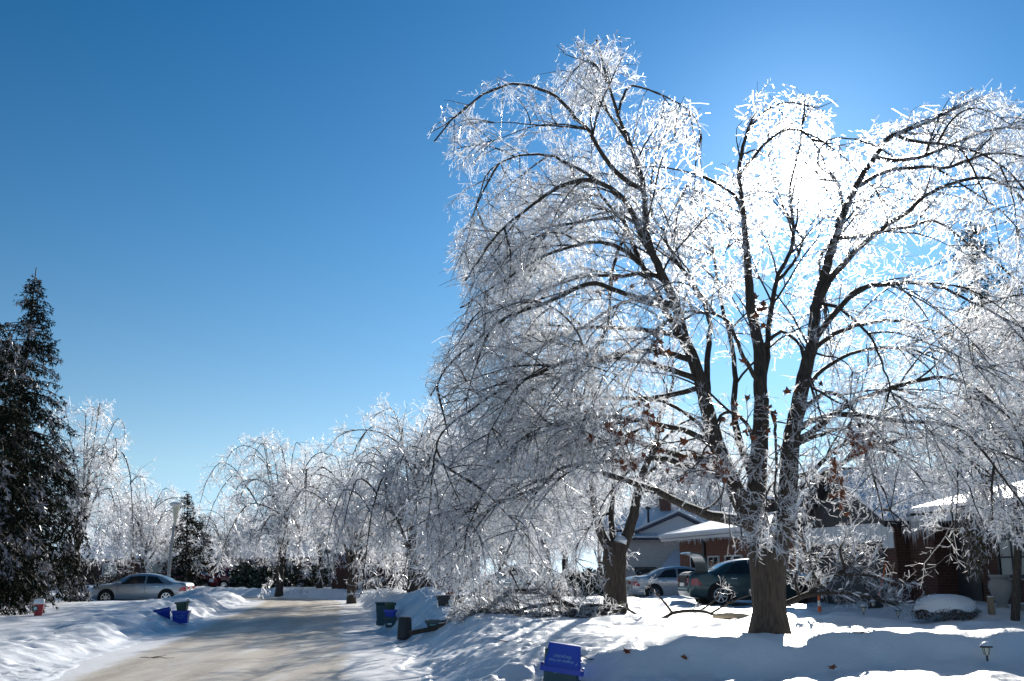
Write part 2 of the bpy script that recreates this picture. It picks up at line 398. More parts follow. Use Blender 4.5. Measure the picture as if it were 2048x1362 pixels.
# the road: one sheet of packed, sanded snow
def smooth_line(P, step):
    P = np.asarray(P, float); n = len(P); out = []
    for i in range(n - 1):
        p0, p1, p2, p3 = P[max(i - 1, 0)], P[i], P[i + 1], P[min(i + 2, n - 1)]
        k = max(2, int(np.linalg.norm(p2 - p1) / step))
        t = np.linspace(0, 1, k, endpoint=False)[:, None]
        out.append(.5 * ((2 * p1) + (-p0 + p2) * t + (2 * p0 - 5 * p1 + 4 * p2 - p3) * t ** 2 + (-p0 + 3 * p1 - 3 * p2 + p3) * t ** 3))
    out.append(P[-1:]); return np.concatenate(out)
rl = smooth_line(ROAD, .5); tg = np.gradient(rl, axis=0); tg /= np.linalg.norm(tg, axis=1)[:, None]
nr = np.stack([tg[:, 1], -tg[:, 0]], -1); lat = np.linspace(-HW - .5, HW + .5, 44)
RX = rl[:, None, :] + nr[:, None, :] * lat[None, :, None]
rz = .012 + .05 * (fbm(RX[..., 0] * 1.1, RX[..., 1] * .5, 91, 4) - .5) - .03 * (np.exp(-((lat + 1.5) / .35) ** 2) + np.exp(-((lat - .4) / .35) ** 2))[None]
rz = np.maximum(rz, -.03)
V = np.concatenate([RX, rz[..., None]], -1).reshape(-1, 3); nx = len(lat)
i = (np.arange(len(rl) - 1)[:, None] * nx + np.arange(nx - 1)[None]).ravel()
rm = np_mesh('road', V, np.stack([i, i + nx, i + nx + 1, i + 1], -1), 'road', smooth=True)
sand = np.tile(.20 - .50 * sstep(1.4, 2.6, np.abs(lat + .35)) + .22 * sum(np.exp(-((lat - c_) / .26) ** 2) for c_ in (-2.0, -.6, .35, 1.7)), len(rl)).astype(np.float32)
rm.attributes.new('sand', 'FLOAT', 'POINT').data.foreach_set('value', sand)
rd = link('road', rm); rd['kind'] = 'structure'

# ------------------------------------------------------------------ branches and ice
def norm(v): return v / np.maximum(np.linalg.norm(v, axis=-1, keepdims=True), 1e-9)
def rand_dirs(n): return norm(rng.normal(size=(n, 3)))
def perp(T):
    r = rand_dirs(len(T)); return norm(np.cross(T, r))
def tubes(P, Rr, m):
    """P (N,K,3), Rr (N,K) -> verts, quads"""
    N, K, _ = P.shape
    T = norm(np.gradient(P, axis=1)); a0 = perp(T[:, 0]); A = norm(a0[:, None] - T * (T * a0[:, None]).sum(-1, keepdims=True)); B = np.cross(T, A)
    q = 2 * np.pi * np.arange(m) / m
    V = P[:, :, None] + (A[:, :, None] * np.cos(q)[None, None, :, None] + B[:, :, None] * np.sin(q)[None, None, :, None]) * Rr[:, :, None, None]
    base = (np.arange(N)[:, None, None] * K + np.arange(K - 1)[None, :, None]) * m; k = np.arange(m)[None, None]; k2 = (k + 1) % m
    F = np.stack([base + k, base + k2, base + m + k2, base + m + k], -1).reshape(-1, 4)
    return V.reshape(-1, 3), F
def ribbons(P, W, cross=False):
    N, K, _ = P.shape
    T = norm(np.gradient(P, axis=1)); a0 = perp(T[:, 0]); A = norm(a0[:, None] - T * (T * a0[:, None]).sum(-1, keepdims=True)); B = np.cross(T, A)
    res = []
    for S in ([A, B] if cross else [A]):
        V = np.stack([P - S * W[..., None] * .5, P + S * W[..., None] * .5], 2)
        base = (np.arange(N)[:, None] * K + np.arange(K - 1)[None]) * 2
        F = np.stack([base, base + 1, base + 3, base + 2], -1).reshape(-1, 4)
        res.append((V.reshape(-1, 3), F))
    return merge(res)
def merge(parts):
    V = []; F = []; n = 0
    for v, f in parts: V.append(v); F.append(f + n); n += len(v)
    return np.concatenate(V), np.concatenate(F)
def grow(S, D, Ln, K, sag, jit=.12, up=0.):
    """drooping shoots: starts, directions, lengths -> (N,K,3)"""
    P = [S]; p = S; d = norm(D); st = (Ln / (K - 1))[:, None]
    gz_ = np.array([0, 0, -1.0])
    for k in range(K - 1):
        p = p + d * st; P.append(p)
        d = norm(d + gz_ * sag * st * (np.ones((len(S), 1))) + rng.normal(size=d.shape) * jit)
    return np.stack(P, 1)
def spawn(Ps, spacing, tmin=.1, amin=30, amax=70, tmax=1.0):
    """points and directions of side shoots along polylines: list of (K,3) or array (N,K,3)"""
    S = []; D = []; Tt = []; I = []
    arr = Ps
    if isinstance(Ps, np.ndarray):
        seg = np.linalg.norm(np.diff(Ps, axis=1), axis=2).sum(1); n = np.maximum(1, (seg * (tmax - tmin) / spacing + rng.random(len(seg))).astype(int))
        I = np.repeat(np.arange(len(Ps)), n); t = tmin + (tmax - tmin) * rng.random(len(I))
        u = t * (Ps.shape[1] - 1); k = np.minimum(u.astype(int), Ps.shape[1] - 2); f = (u - k)[:, None]
        S = Ps[I, k] * (1 - f) + Ps[I, k + 1] * f; T = norm(Ps[I, k + 1] - Ps[I, k]); Tt = t
    else:
        T = []
        for q, P in enumerate(Ps):
            seg = np.linalg.norm(np.diff(P, axis=0), axis=1); c = np.concatenate([[0], np.cumsum(seg)]); Lq = c[-1]
            n = max(1, int(Lq * (tmax - tmin) / spacing + rng.random())); t = tmin + (tmax - tmin) * rng.random(n)
            k = np.clip(np.searchsorted(c, t * Lq) - 1, 0, len(P) - 2); f = ((t * Lq - c[k]) / seg[k])[:, None]
            S.append(P[k] * (1 - f) + P[k + 1] * f); T.append(norm(P[k + 1] - P[k])); Tt.append(t); I.append(np.full(n, q))
        S = np.concatenate(S); T = np.concatenate(T); Tt = np.concatenate(Tt); I = np.concatenate(I)
    al = np.radians(rng.uniform(amin, amax, len(S)))[:, None]
    D = T * np.cos(al) + perp(T) * np.sin(al)
    return S, D, Tt, I
def inside(poly, x, y):
    poly = np.asarray(poly, float); r = np.zeros(len(x), bool); j = len(poly) - 1
    for i in range(len(poly)):
        xi, yi = poly[i]; xj, yj = poly[j]
        c = ((yi > y) != (yj > y)) & (x < (xj - xi) * (y - yi) / (yj - yi + 1e-12) + xi); r ^= c; j = i
    return r
def iced_twigs(limbs, tmins, l2=(.9, 1.9), s2=.22, s3=.11, s4=.085, l3=(.25, .65), l4=(.06, .17), sag=(.55, .9), wk=1., keep=None, core=True, zmin=None, up2=.25, prob=None):
    """hanging shoots of the limbs: wood cores and coats of ice -> (wood V,F), (ice V,F)"""
    S, D, t, I = spawn(limbs, s2, .12, 30, 80)
    k = (t > np.asarray(tmins)[I]) & (rng.random(len(t)) < (1. if prob is None else np.asarray(prob)[I])); S, D, t = S[k], D[k], t[k]
    D = norm(D + np.array([0, 0, up2]))
    Ln = rng.uniform(*l2, len(S)) * (1.05 - .45 * t)
    P2 = grow(S, D, Ln, 7, sag[0], .10)
    # the leader of every limb runs on as a shoot of its own
    Sl = np.stack([l[-1] for l in limbs]); Dl = np.stack([norm(l[-1] - l[-2]) for l in limbs])
    Sl = np.repeat(Sl, 3, 0); Dl = norm(np.repeat(Dl, 3, 0) + rng.normal(size=(len(Sl), 3)) * .35)
    P2 = np.concatenate([P2, grow(Sl, Dl, rng.uniform(.6, 1.2, len(Sl)) * l2[1] * .6, 7, sag[0], .1)])
    if keep is not None:
        k = keep(P2[:, -1]) & keep(P2[:, 4]) & keep(P2[:, 2]) & keep(P2[:, 1]); P2 = P2[k]
    if zmin is not None: P2[..., 2] = np.maximum(P2[..., 2], zmin(P2[..., 0], P2[..., 1]))
    S, D, t, I = spawn(P2, s3, .08, 30, 75)
    P3 = grow(S, D, rng.uniform(*l3, len(S)) * (1.1 - .4 * t), 5, sag[1], .16)
    if keep is not None: P3 = P3[keep(P3[:, -1]) & keep(P3[:, 2])]
    if zmin is not None: P3[..., 2] = np.maximum(P3[..., 2], zmin(P3[..., 0], P3[..., 1]))
    S, D, t, I = spawn(P3, s4, .1, 25, 65)
    P4 = grow(S, D, rng.uniform(*l4, len(S)), 2, 0., .25)
    if keep is not None: P4 = P4[keep(P4[:, -1])]
    f2 = np.linspace(1, .35, 7)[None]; f3 = np.linspace(1, .7, 5)[None]
    r2 = .0095 * min(wk, 1.6) * f2 * rng.uniform(.7, 1.2, (len(P2), 1))
    wood = [tubes(P2, r2, 3)]
    if core: Pc = P3[::2] if len(P3) > 20000 else P3; wood.append(ribbons(Pc, .0055 * wk * f3 * np.ones((len(Pc), 1))))
    ice = [ribbons(P2, r2 * 1.6 + .006 * wk, False), ribbons(P3, .0125 * wk * f3 * rng.uniform(.7, 1.3, (len(P3), 1)), False),
           ribbons(P4, .0105 * wk * np.array([[.85, 1.25]]) * rng.uniform(.7, 1.4, (len(P4), 1)))]
    return merge(wood), merge(ice), P2, P3
def limb_mesh(P, r, m=9, rough=.0):
    V, F = tubes(P[None], r[None], m)
    return np_mesh('limb', V, F, 'bark', smooth=True)

LEAF = None
def leaf_mesh():
    """curled brown maple leaf: five lobes, folded along the midrib"""
    a = [(0, 0), (.25, .1), (.55, .05), (.35, .35), (.6, .65), (.25, .6), (0, 1), (-.25, .6), (-.6, .65), (-.35, .35), (-.55, .05), (-.25, .1)]
    V = [(x * .14, y * .15, .05 * abs(x) + .03 * math.sin(y * 3)) for x, y in a] + [(0, .5 * .15, -.01)]
    F = [(i, (i + 1) % 12, 12) for i in range(12)]
    me = bpy.data.meshes.new('leaf'); me.from_pydata(V, [], F); me.materials.append(MATS['dead_leaf']); return me
LEAF = leaf_mesh()

# ---------------- the big maple: limbs traced, depth given by their place round the stem
TY = 18.0
OUT = [(845, 300), (875, 225), (940, 165), (1040, 145), (1105, 155), (1135, 65), (1195, 48), (1285, 95), (1300, 180), (1390, 185), (1418, 270), (1400, 330),
       (1345, 325), (1345, 350), (1420, 335), (1445, 365), (1470, 300), (1435, 275), (1485, 195), (1560, 158), (1648, 185), (1680, 255), (1750, 228), (1840, 215),
       (1890, 178), (2048, 170), (2300, 230), (2450, 600), (2420, 1120), (2080, 1130), (2010, 1110), (1900, 1075), (1830, 1075), (1760, 1085), (1640, 1060), (1600, 1130), (1480, 1130),
       (1440, 1060), (1330, 985), (1260, 1010), (1190, 1120), (1150, 1185), (960, 1200), (850, 1190), (790, 1130), (800, 1010), (830, 900), (835, 800), (845, 715), (905, 660), (920, 600), (880, 530),
       (872, 500), (895, 400), (905, 330)]
LIMBS = [  # id, parent, pixels, r0 px, r1 px, depth at the end (m beyond the stem), share kept bare
 ('sl', None, [(1528, 1110), (1514, 1010), (1519, 900), (1522, 800), (1520, 700), (1500, 600), (1494, 507), (1488, 434), (1480, 340), (1497, 255), (1512, 228)], 23, 4, .3, .45),
 ('sr', None, [(1550, 1110), (1574, 1000), (1582, 900), (1600, 800), (1622, 700), (1630, 630), (1668, 475), (1712, 375), (1749, 316), (1778, 276), (1840, 252), (1910, 215)], 22, 4, .8, .4),
 ('ll', None, [(1522, 1080), (1478, 990), (1440, 900), (1400, 760), (1368, 660), (1352, 613), (1321, 538), (1299, 480), (1286, 379), (1273, 322), (1255, 273), (1230, 200), (1205, 120), (1192, 80)], 20, 3, -.6, .45),
 ('sc', 'sl', [(1522, 790), (1532, 720), (1543, 640), (1561, 562), (1576, 489), (1580, 415), (1590, 350), (1600, 260), (1605, 215)], 9, 3, 1.2, .3),
 ('sm', 'sl', [(1516, 980), (1480, 860), (1470, 760), (1455, 660), (1440, 560), (1420, 460), (1400, 380)], 11, 3, 1.6, .35),
 ('lb', 'll', [(1375, 680), (1321, 608), (1290, 538), (1255, 472), (1238, 436), (1202, 392), (1160, 400), (1110, 440), (1060, 500)], 10, 3, .9, .3),
 ('lc', 'll', [(1325, 548), (1317, 529), (1282, 463), (1264, 423), (1242, 392), (1202, 370), (1163, 366), (1100, 385), (1040, 430), (980, 490), (930, 560)], 9, 3, -.9, .25),
 ('ld', 'll', [(1420, 820), (1415, 640), (1392, 573), (1357, 520), (1326, 463), (1304, 436), (1300, 360), (1320, 300)], 9, 3, 1.5, .3),
 ('le', 'll', [(1284, 385), (1260, 365), (1233, 340), (1216, 313), (1185, 273), (1150, 250), (1119, 221), (1075, 194), (1039, 181), (1013, 179), (973, 192), (934, 212), (898, 234), (866, 272)], 7, 2.5, -1.6, .3),
 ('lg', 'll', [(1238, 225), (1250, 180), (1264, 172), (1313, 190), (1357, 212), (1379, 234), (1392, 275)], 4, 2, .6, .2),
 ('lg2', 'll', [(1222, 170), (1190, 130), (1165, 125), (1140, 150)], 4, 2, -.6, .1),
 ('lg3', 'll', [(1262, 295), (1215, 230), (1180, 170), (1170, 120)], 5, 2, .8, .1),
 ('lh', 'll', [(1352, 618), (1329, 612), (1259, 590), (1196, 578), (1130, 593), (1075, 611), (1020, 633), (972, 663), (928, 699), (890, 730), (862, 790)], 8, 2.5, -1.9, .25),
 ('li', 'll', [(1325, 550), (1290, 545), (1240, 548), (1176, 547), (1132, 560), (1070, 591), (1004, 617), (950, 660)], 6, 2.5, 1.2, .25),
 ('lj', 'll', [(1400, 755), (1330, 735), (1259, 725), (1200, 722), (1130, 732), (1072, 751), (1005, 776), (954, 813), (910, 846), (873, 885), (850, 950)], 8, 2.5, -2.4, .25),
 ('lk', 'll', [(1385, 715), (1290, 700), (1200, 715), (1130, 755), (1079, 776), (1035, 817), (991, 872), (950, 930), (910, 1000), (880, 1070)], 8, 2.5, -1.2, .25),
 ('ln', 'll', [(1375, 680), (1300, 655), (1210, 650), (1130, 665), (1060, 700), (1000, 750), (950, 810)], 7, 2.5, .5, .25),
 ('lo', 'll', [(1440, 900), (1370, 860), (1296, 848), (1240, 843), (1167, 846), (1112, 857), (1057, 872), (1005, 915), (960, 985), (925, 1060)], 8, 2.5, -2.0, .25),
 ('lp', 'll', [(1448, 915), (1369, 910), (1314, 898), (1259, 890), (1200, 893), (1130, 905), (1060, 940), (990, 1000), (930, 1070), (890, 1130)], 8, 2.5, -.6, .25),
 ('lq', 'll', [(1465, 960), (1417, 950), (1369, 925), (1314, 909), (1240, 912), (1196, 927), (1120, 950), (1060, 1010), (1020, 1080), (1000, 1130)], 8, 2.5, -1.8, .25),
 ('lr', 'lb', [(1250, 465), (1218, 560), (1218, 652), (1185, 743), (1167, 799), (1149, 832), (1119, 883), (1105, 930)], 5, 2.5, -.5, .2),
 ('lt', 'll', [(1400, 770), (1330, 790), (1222, 791), (1150, 800), (1080, 840), (1020, 890), (980, 950)], 7, 2.5, 1.4, .25),
 ('lu', 'lc', [(1205, 371), (1150, 330), (1090, 310), (1030, 320), (980, 360), (940, 430)], 5, 2, .4, .2),
 ('lv', 'lb', [(1285, 530), (1240, 500), (1170, 490), (1100, 510), (1030, 545), (960, 590), (915, 620)], 6, 2.5, -1.4, .2),
 ('lw', 'lb', [(1240, 440), (1180, 440), (1110, 450), (1040, 490), (970, 540), (920, 560)], 5, 2, 1.1, .2),
 ('broken', None, [(1530, 1062), (1500, 1045), (1450, 1037), (1387, 1026), (1332, 1013), (1277, 988), (1222, 956), (1203, 944)], 12, 6, -1.5, .93),
 ('brk2', 'broken', [(1400, 1028), (1432, 1005), (1445, 985), (1450, 960)], 4, 2, -1.8, .5),
 ('ra', 'sr', [(1632, 620), (1660, 565), (1694, 536), (1767, 459), (1840, 402), (1870, 382), (1914, 367), (1973, 360), (2042, 397), (2110, 470), (2150, 560)], 9, 2.5, -.8, .2),
 ('rb', 'sr', [(1625, 690), (1660, 640), (1701, 599), (1741, 577), (1815, 577), (1877, 580), (1932, 597), (2010, 645), (2060, 720)], 8, 2.5, -1.8, .2),
 ('rc', 'sr', [(1583, 890), (1605, 872), (1657, 835), (1705, 806), (1752, 784), (1815, 755), (1880, 745), (1960, 775), (2030, 850), (2070, 930)], 9, 2.5, -.4, .2),
 ('rd', 'sr', [(1583, 870), (1620, 845), (1657, 832), (1730, 830), (1815, 843), (1895, 857), (1950, 887), (1987, 927), (2040, 1000), (2070, 1060)], 8, 2.5, -2.0, .2),
 ('re', 'sr', [(1574, 1000), (1591, 982), (1635, 960), (1679, 934), (1730, 905), (1785, 883), (1822, 868), (1880, 880), (1940, 930), (1990, 1000)], 9, 2.5, .5, .25),
 ('rf', 'sr', [(1580, 950), (1620, 945), (1672, 901), (1705, 883), (1785, 868), (1860, 900), (1910, 960)], 7, 2.5, 1.4, .25),
 ('rg', 'sr', [(1668, 478), (1720, 470), (1790, 455), (1860, 450), (1920, 470), (1980, 510), (2040, 580)], 6, 2.5, 1.6, .2),
 ('rh', 'sr', [(1750, 316), (1800, 320), (1870, 300), (1940, 280), (2010, 260), (2090, 270), (2170, 330)], 6, 2.5, 1.0, .15),
 ('ri', 'sr', [(1712, 377), (1770, 345), (1830, 335), (1900, 330), (1970, 300), (2050, 310), (2130, 370)], 6, 2.5, -1.2, .15),
 ('rj', 'sr', [(1690, 425), (1670, 360), (1640, 330), (1660, 290), (1720, 285), (1770, 290)], 5, 2, 1.5, .2),
 ('rk', 'sl', [(1488, 440), (1470, 390), (1440, 370), (1410, 350), (1385, 350), (1370, 385), (1350, 440)], 5, 2, .9, .2),
 ('rl', 'sl', [(1482, 350), (1510, 310), (1540, 280), (1580, 260), (1620, 275), (1650, 320)], 5, 2, -.4, .15),
 ('rm', 'sl', [(1500, 265), (1530, 225), (1570, 205), (1610, 215)], 3.5, 2, .8, .1),
 ('rn', 'sc', [(1560, 570), (1590, 520), (1610, 460), (1650, 430), (1690, 440)], 5, 2, 1.8, .2),
 ('ro', 'sr', [(1622, 700), (1680, 660), (1760, 640), (1850, 650), (1930, 690), (2000, 760)], 6, 2.5, 1.8, .2),
 ('rp', 'sr', [(1605, 800), (1650, 740), (1720, 700), (1800, 690), (1880, 720), (1950, 790)], 6, 2.5, .9, .2),
 ('rq', 'sl', [(1521, 770), (1480, 700), (1450, 640), (1400, 620), (1350, 640), (1310, 700)], 6, 2.5, -2.6, .2),
 ('rr', 'sr', [(1590, 840), (1650, 790), (1700, 820), (1740, 900), (1760, 980), (1770, 1040)], 6, 2.5, -1.4, .2),
 ('rs', 'sl', [(1520, 900), (1490, 840), (1450, 830), (1420, 870), (1400, 930)], 6, 2.5, -1.8, .2),
 ('rt', 'sl', [(1517, 880), (1530, 820), (1540, 850), (1545, 930), (1548, 1010), (1550, 1060)], 5, 2, -2.4, .2),
 ('ru', 'sl', [(1515, 950), (1495, 920), (1480, 960), (1478, 1020), (1480, 1080)], 5, 2, -1.8, .15),
 ('rv', 'sl', [(1520, 700), (1560, 660), (1600, 690), (1620, 760), (1640, 840)], 5, 2, -1.6, .2),
 ('rw', 'sr', [(1640, 600), (1690, 620), (1740, 680), (1790, 760), (1820, 840)], 5, 2, -1.8, .2),
 ('rx', 'sr', [(1668, 478), (1640, 520), (1650, 600), (1670, 680)], 5, 2, 3.0, .2),
 ('ry', 'sr', [(1582, 900), (1650, 870), (1750, 850), (1850, 870), (1930, 930)], 6, 2.5, 3.4, .2),
 ('rz', 'll', [(1440, 900), (1390, 830), (1300, 800), (1220, 830), (1150, 890), (1100, 960)], 6, 2.5, 3.0, .2),
 ('sa', 'll', [(1352, 613), (1290, 600), (1220, 620), (1150, 670), (1100, 740)], 6, 2.5, 2.8, .2),
 ('sb', 'll', [(1295, 470), (1240, 430), (1180, 430), (1120, 470), (1070, 540)], 5, 2, 2.4, .2),
 ('sd', 'sr', [(1790, 270), (1850, 290), (1930, 300), (2000, 340), (2080, 420)], 5, 2, -1.6, .15),
]
def build_limbs(specs, Y0, k=1.0):
    m_px = Y0 / (FPX * math.cos(PITCH)) * 1.0
    world = {}; res = []
    for (nm, par, px, r0, r1, dend, bare) in specs:
        px = np.array(px, float); n = len(px)
        c = np.concatenate([[0], np.cumsum(np.linalg.norm(np.diff(px, axis=0), axis=1))]); c /= c[-1]
        d0 = 0.
        if par:
            PP = world[par]; q = npix(PP); j = np.argmin(((q - px[0]) ** 2).sum(1)); d0 = PP[j, 1] - Y0
        P = np.stack([at(a, b, Y0 + d0 + (dend - d0) * t) for (a, b), t in zip(px, c)])
        if par: P[0] = PP[j]
        P = smooth_line(P, .14); n_ = len(P)
        wob = smooth_line(rng.normal(size=(max(4, n_ // 4), 3)), .35); wob = np.stack([np.interp(np.linspace(0, 1, n_), np.linspace(0, 1, len(wob)), wob[:, q]) for q in range(3)], -1)
        P = P + wob * (.012 if r0 > 15 else .045) * np.minimum(1, np.minimum(np.arange(n_), 6) / 6)[:, None]; P[1:-1] += rng.normal(size=P[1:-1].shape) * .008
        t = np.linspace(0, 1, len(P)); r = (r0 * (1 - t) ** 1.35 + r1 * .75 * t) * m_px * (1. if r0 > 15 or nm == 'broken' else .8)
        world[nm] = P; res.append((P, r, bare))
    return res
def main_tree():
    base = np.array([float(at(1542, 1274, 17.5)[0]), 17.5, 0.]); base[2] = gz(base[0], base[1]) - .02
    t = thing('maple_tree', 'large ice coated maple with forked dark trunk and sprawling drooping limbs on front lawn', 'tree', tuple(base))
    o = np.array(base)
    global TY; TY = base[1]
    res = build_limbs(LIMBS, TY)
    mpx = TY / (FPX * math.cos(PITCH))
    # trunk: flared foot, fluted surface
    tp = np.stack([at(a, b, TY) for a, b in [(1543, 1300), (1542, 1280), (1541, 1240), (1538, 1180), (1537, 1130), (1539, 1085), (1541, 1065)]])
    tr = np.array([48, 38, 31, 31, 33, 38, 28]) * mpx
    P = smooth_line(tp, .06); r = np.interp(np.linspace(0, 1, len(P)), np.linspace(0, 1, 7), tr)
    V, F = tubes(P[None], r[None], 40); Q = V.reshape(len(P), 40, 3)
    a = np.linspace(0, 2 * np.pi, 40, endpoint=False)
    fl = 1 + .05 * np.sin(a * 3 + 1)[None] + .035 * np.sin(a * 7 + P[:, 2:3] * 1.3) + .05 * (vnoise(a[None] * 6, P[:, 2:3] * 2.5, 5) - .5) + .04 * (vnoise(a[None] * 14, P[:, 2:3] * 3, 8) - .5)
    Q = P[:, None] + (Q - P[:, None]) * fl[..., None]
    link('trunk', np_mesh('trunk', Q.reshape(-1, 3) - o, F, 'bark', smooth=True), t)
    for (Pl, rl_, b) in res:
        me = limb_mesh(Pl - o, rl_, 10); link('limb', me, t)
    def keep(Q, fray=True):
        jit_ = np.random.default_rng(len(Q)).normal(size=(len(Q), 2)) * (14 if fray else 0)
        px = npix(Q) + jit_; return inside(OUT, px[:, 0], px[:, 1])      # outline of the crown, frayed
    S, D, tq, I = spawn([q[0] for q in res], .5, .2, 20, 55); nm = [q[0] for q in LIMBS]
    ok = (tq > np.array([q[2] for q in res])[I] * .8) & (np.array([nm[i] != 'broken' for i in I])); S, D, tq = S[ok], D[ok], tq[ok]
    B = grow(S, norm(D + [0, 0, .15]), rng.uniform(1.0, 2.6, len(S)) * (1.1 - .5 * tq), 11, .38, .07)
    ok = keep(B[:, -1], False) & keep(B[:, 5], False) & keep(B[:, 2], False) & keep(B[:, 8], False); B = B[ok]
    for b in B: link('branch', limb_mesh(b - o, np.linspace(rng.uniform(.016, .026), .006, 11), 5), t)
    lim_ = [q[0] for q in res] + list(B); tm_ = [q[2] for q in res] + [.12] * len(B)
    b0_ = npix(B[:, 0]); mid_ = (b0_[:, 0] > 1215) & (b0_[:, 0] < 1430) & (b0_[:, 1] > 270) & (b0_[:, 1] < 730)
    pr_ = [.25 if q[0] in ('rt', 'ru', 'rv', 'rs', 'rq', 'rw', 'rr') else .45 if q[0] in ('ll', 'ld', 'lb') else .5 if q[0][0] == 'r' or q[0] in ('sr', 'sl', 'sc', 'sm') else 1. for q in LIMBS] + list(np.where(npix(B[:, 0])[:, 0] > 1430, np.where((npix(B[:, 0])[:, 0] < 1650) & (npix(B[:, 0])[:, 1] > 650), .25, .5), np.where(mid_, .3, 1.)))
    (wv, wf), (iv, if_), P2, P3 = iced_twigs(lim_, tm_, l2=(.5, 1.5), s2=.22, s3=.075, s4=.047, l4=(.04, .12), wk=1.12, keep=keep, sag=(.75, 1.5), up2=.35, prob=pr_)
    # sheath of ice along the upper side of the limbs
    caps = []
    for (Pl, rl_, b) in res:
        up = Pl + np.array([0, 0, 1]) * rl_[:, None] * .85
        up[:, 1] += rl_ * .1
        caps.append(ribbons(up[None], (rl_ * 1.1 + .008)[None]))
    iv, if_ = merge([(iv, if_)] + caps)
    a = link('twig_wood', np_mesh('twig_wood', wv - o, wf, 'twig_wood'), t); a['kind'] = 'stuff'
    a = link('ice_coating', np_mesh('ice_coating', iv - o, if_, 'ice'), t); a['kind'] = 'stuff'
    # brown leaves still hanging
    spots = []
    for (cx, cy_, n, sx, sy) in [(1300, 890, 46, 60, 45), (1240, 850, 14, 50, 40), (1390, 930, 14, 30, 30), (1440, 950, 10, 14, 22), (1710, 890, 26, 30, 22), (1675, 950, 12, 24, 22), (1680, 1000, 10, 12, 20), (1520, 615, 12, 14, 26), (1500, 800, 14, 40, 60), (1230, 570, 8, 50, 20), (1330, 690, 8, 20, 20), (1590, 740, 10, 40, 40)]:
        px = npix(P3[:, 3]); dd = ((px[:, 0] - cx) / sx) ** 2 + ((px[:, 1] - cy_) / sy) ** 2
        c = np.where((dd < 2.0) & (P3[:, 3, 1] < TY + .6))[0]
        if len(c): spots += list(P3[rng.choice(c, min(n, len(c)), replace=False), 3])
    for s in spots:
        l = link('leaf', LEAF, t, tuple(s - o)); l.rotation_euler = (random.uniform(1.2, 4.6), random.uniform(-.8, .8), random.uniform(0, 6.3)); l.scale = (random.uniform(.7, 1.1),) * 3
    # snow lodged in the fork
    for (px, py, sx, sz) in [(1543, 1062, .13, .10), (1480, 1000, .05, .06)]:
        p = at(px, py, TY - .05) - o
        b = MB(); b.lathe([(.0, -.1), (sx, -.06), (sx * 1.05, 0), (sx * .7, sz * .8), (.02, sz)], 14, tuple(p)); b.build('snow_patch', 'snow', t, smooth=True)
    return t
main_tree()

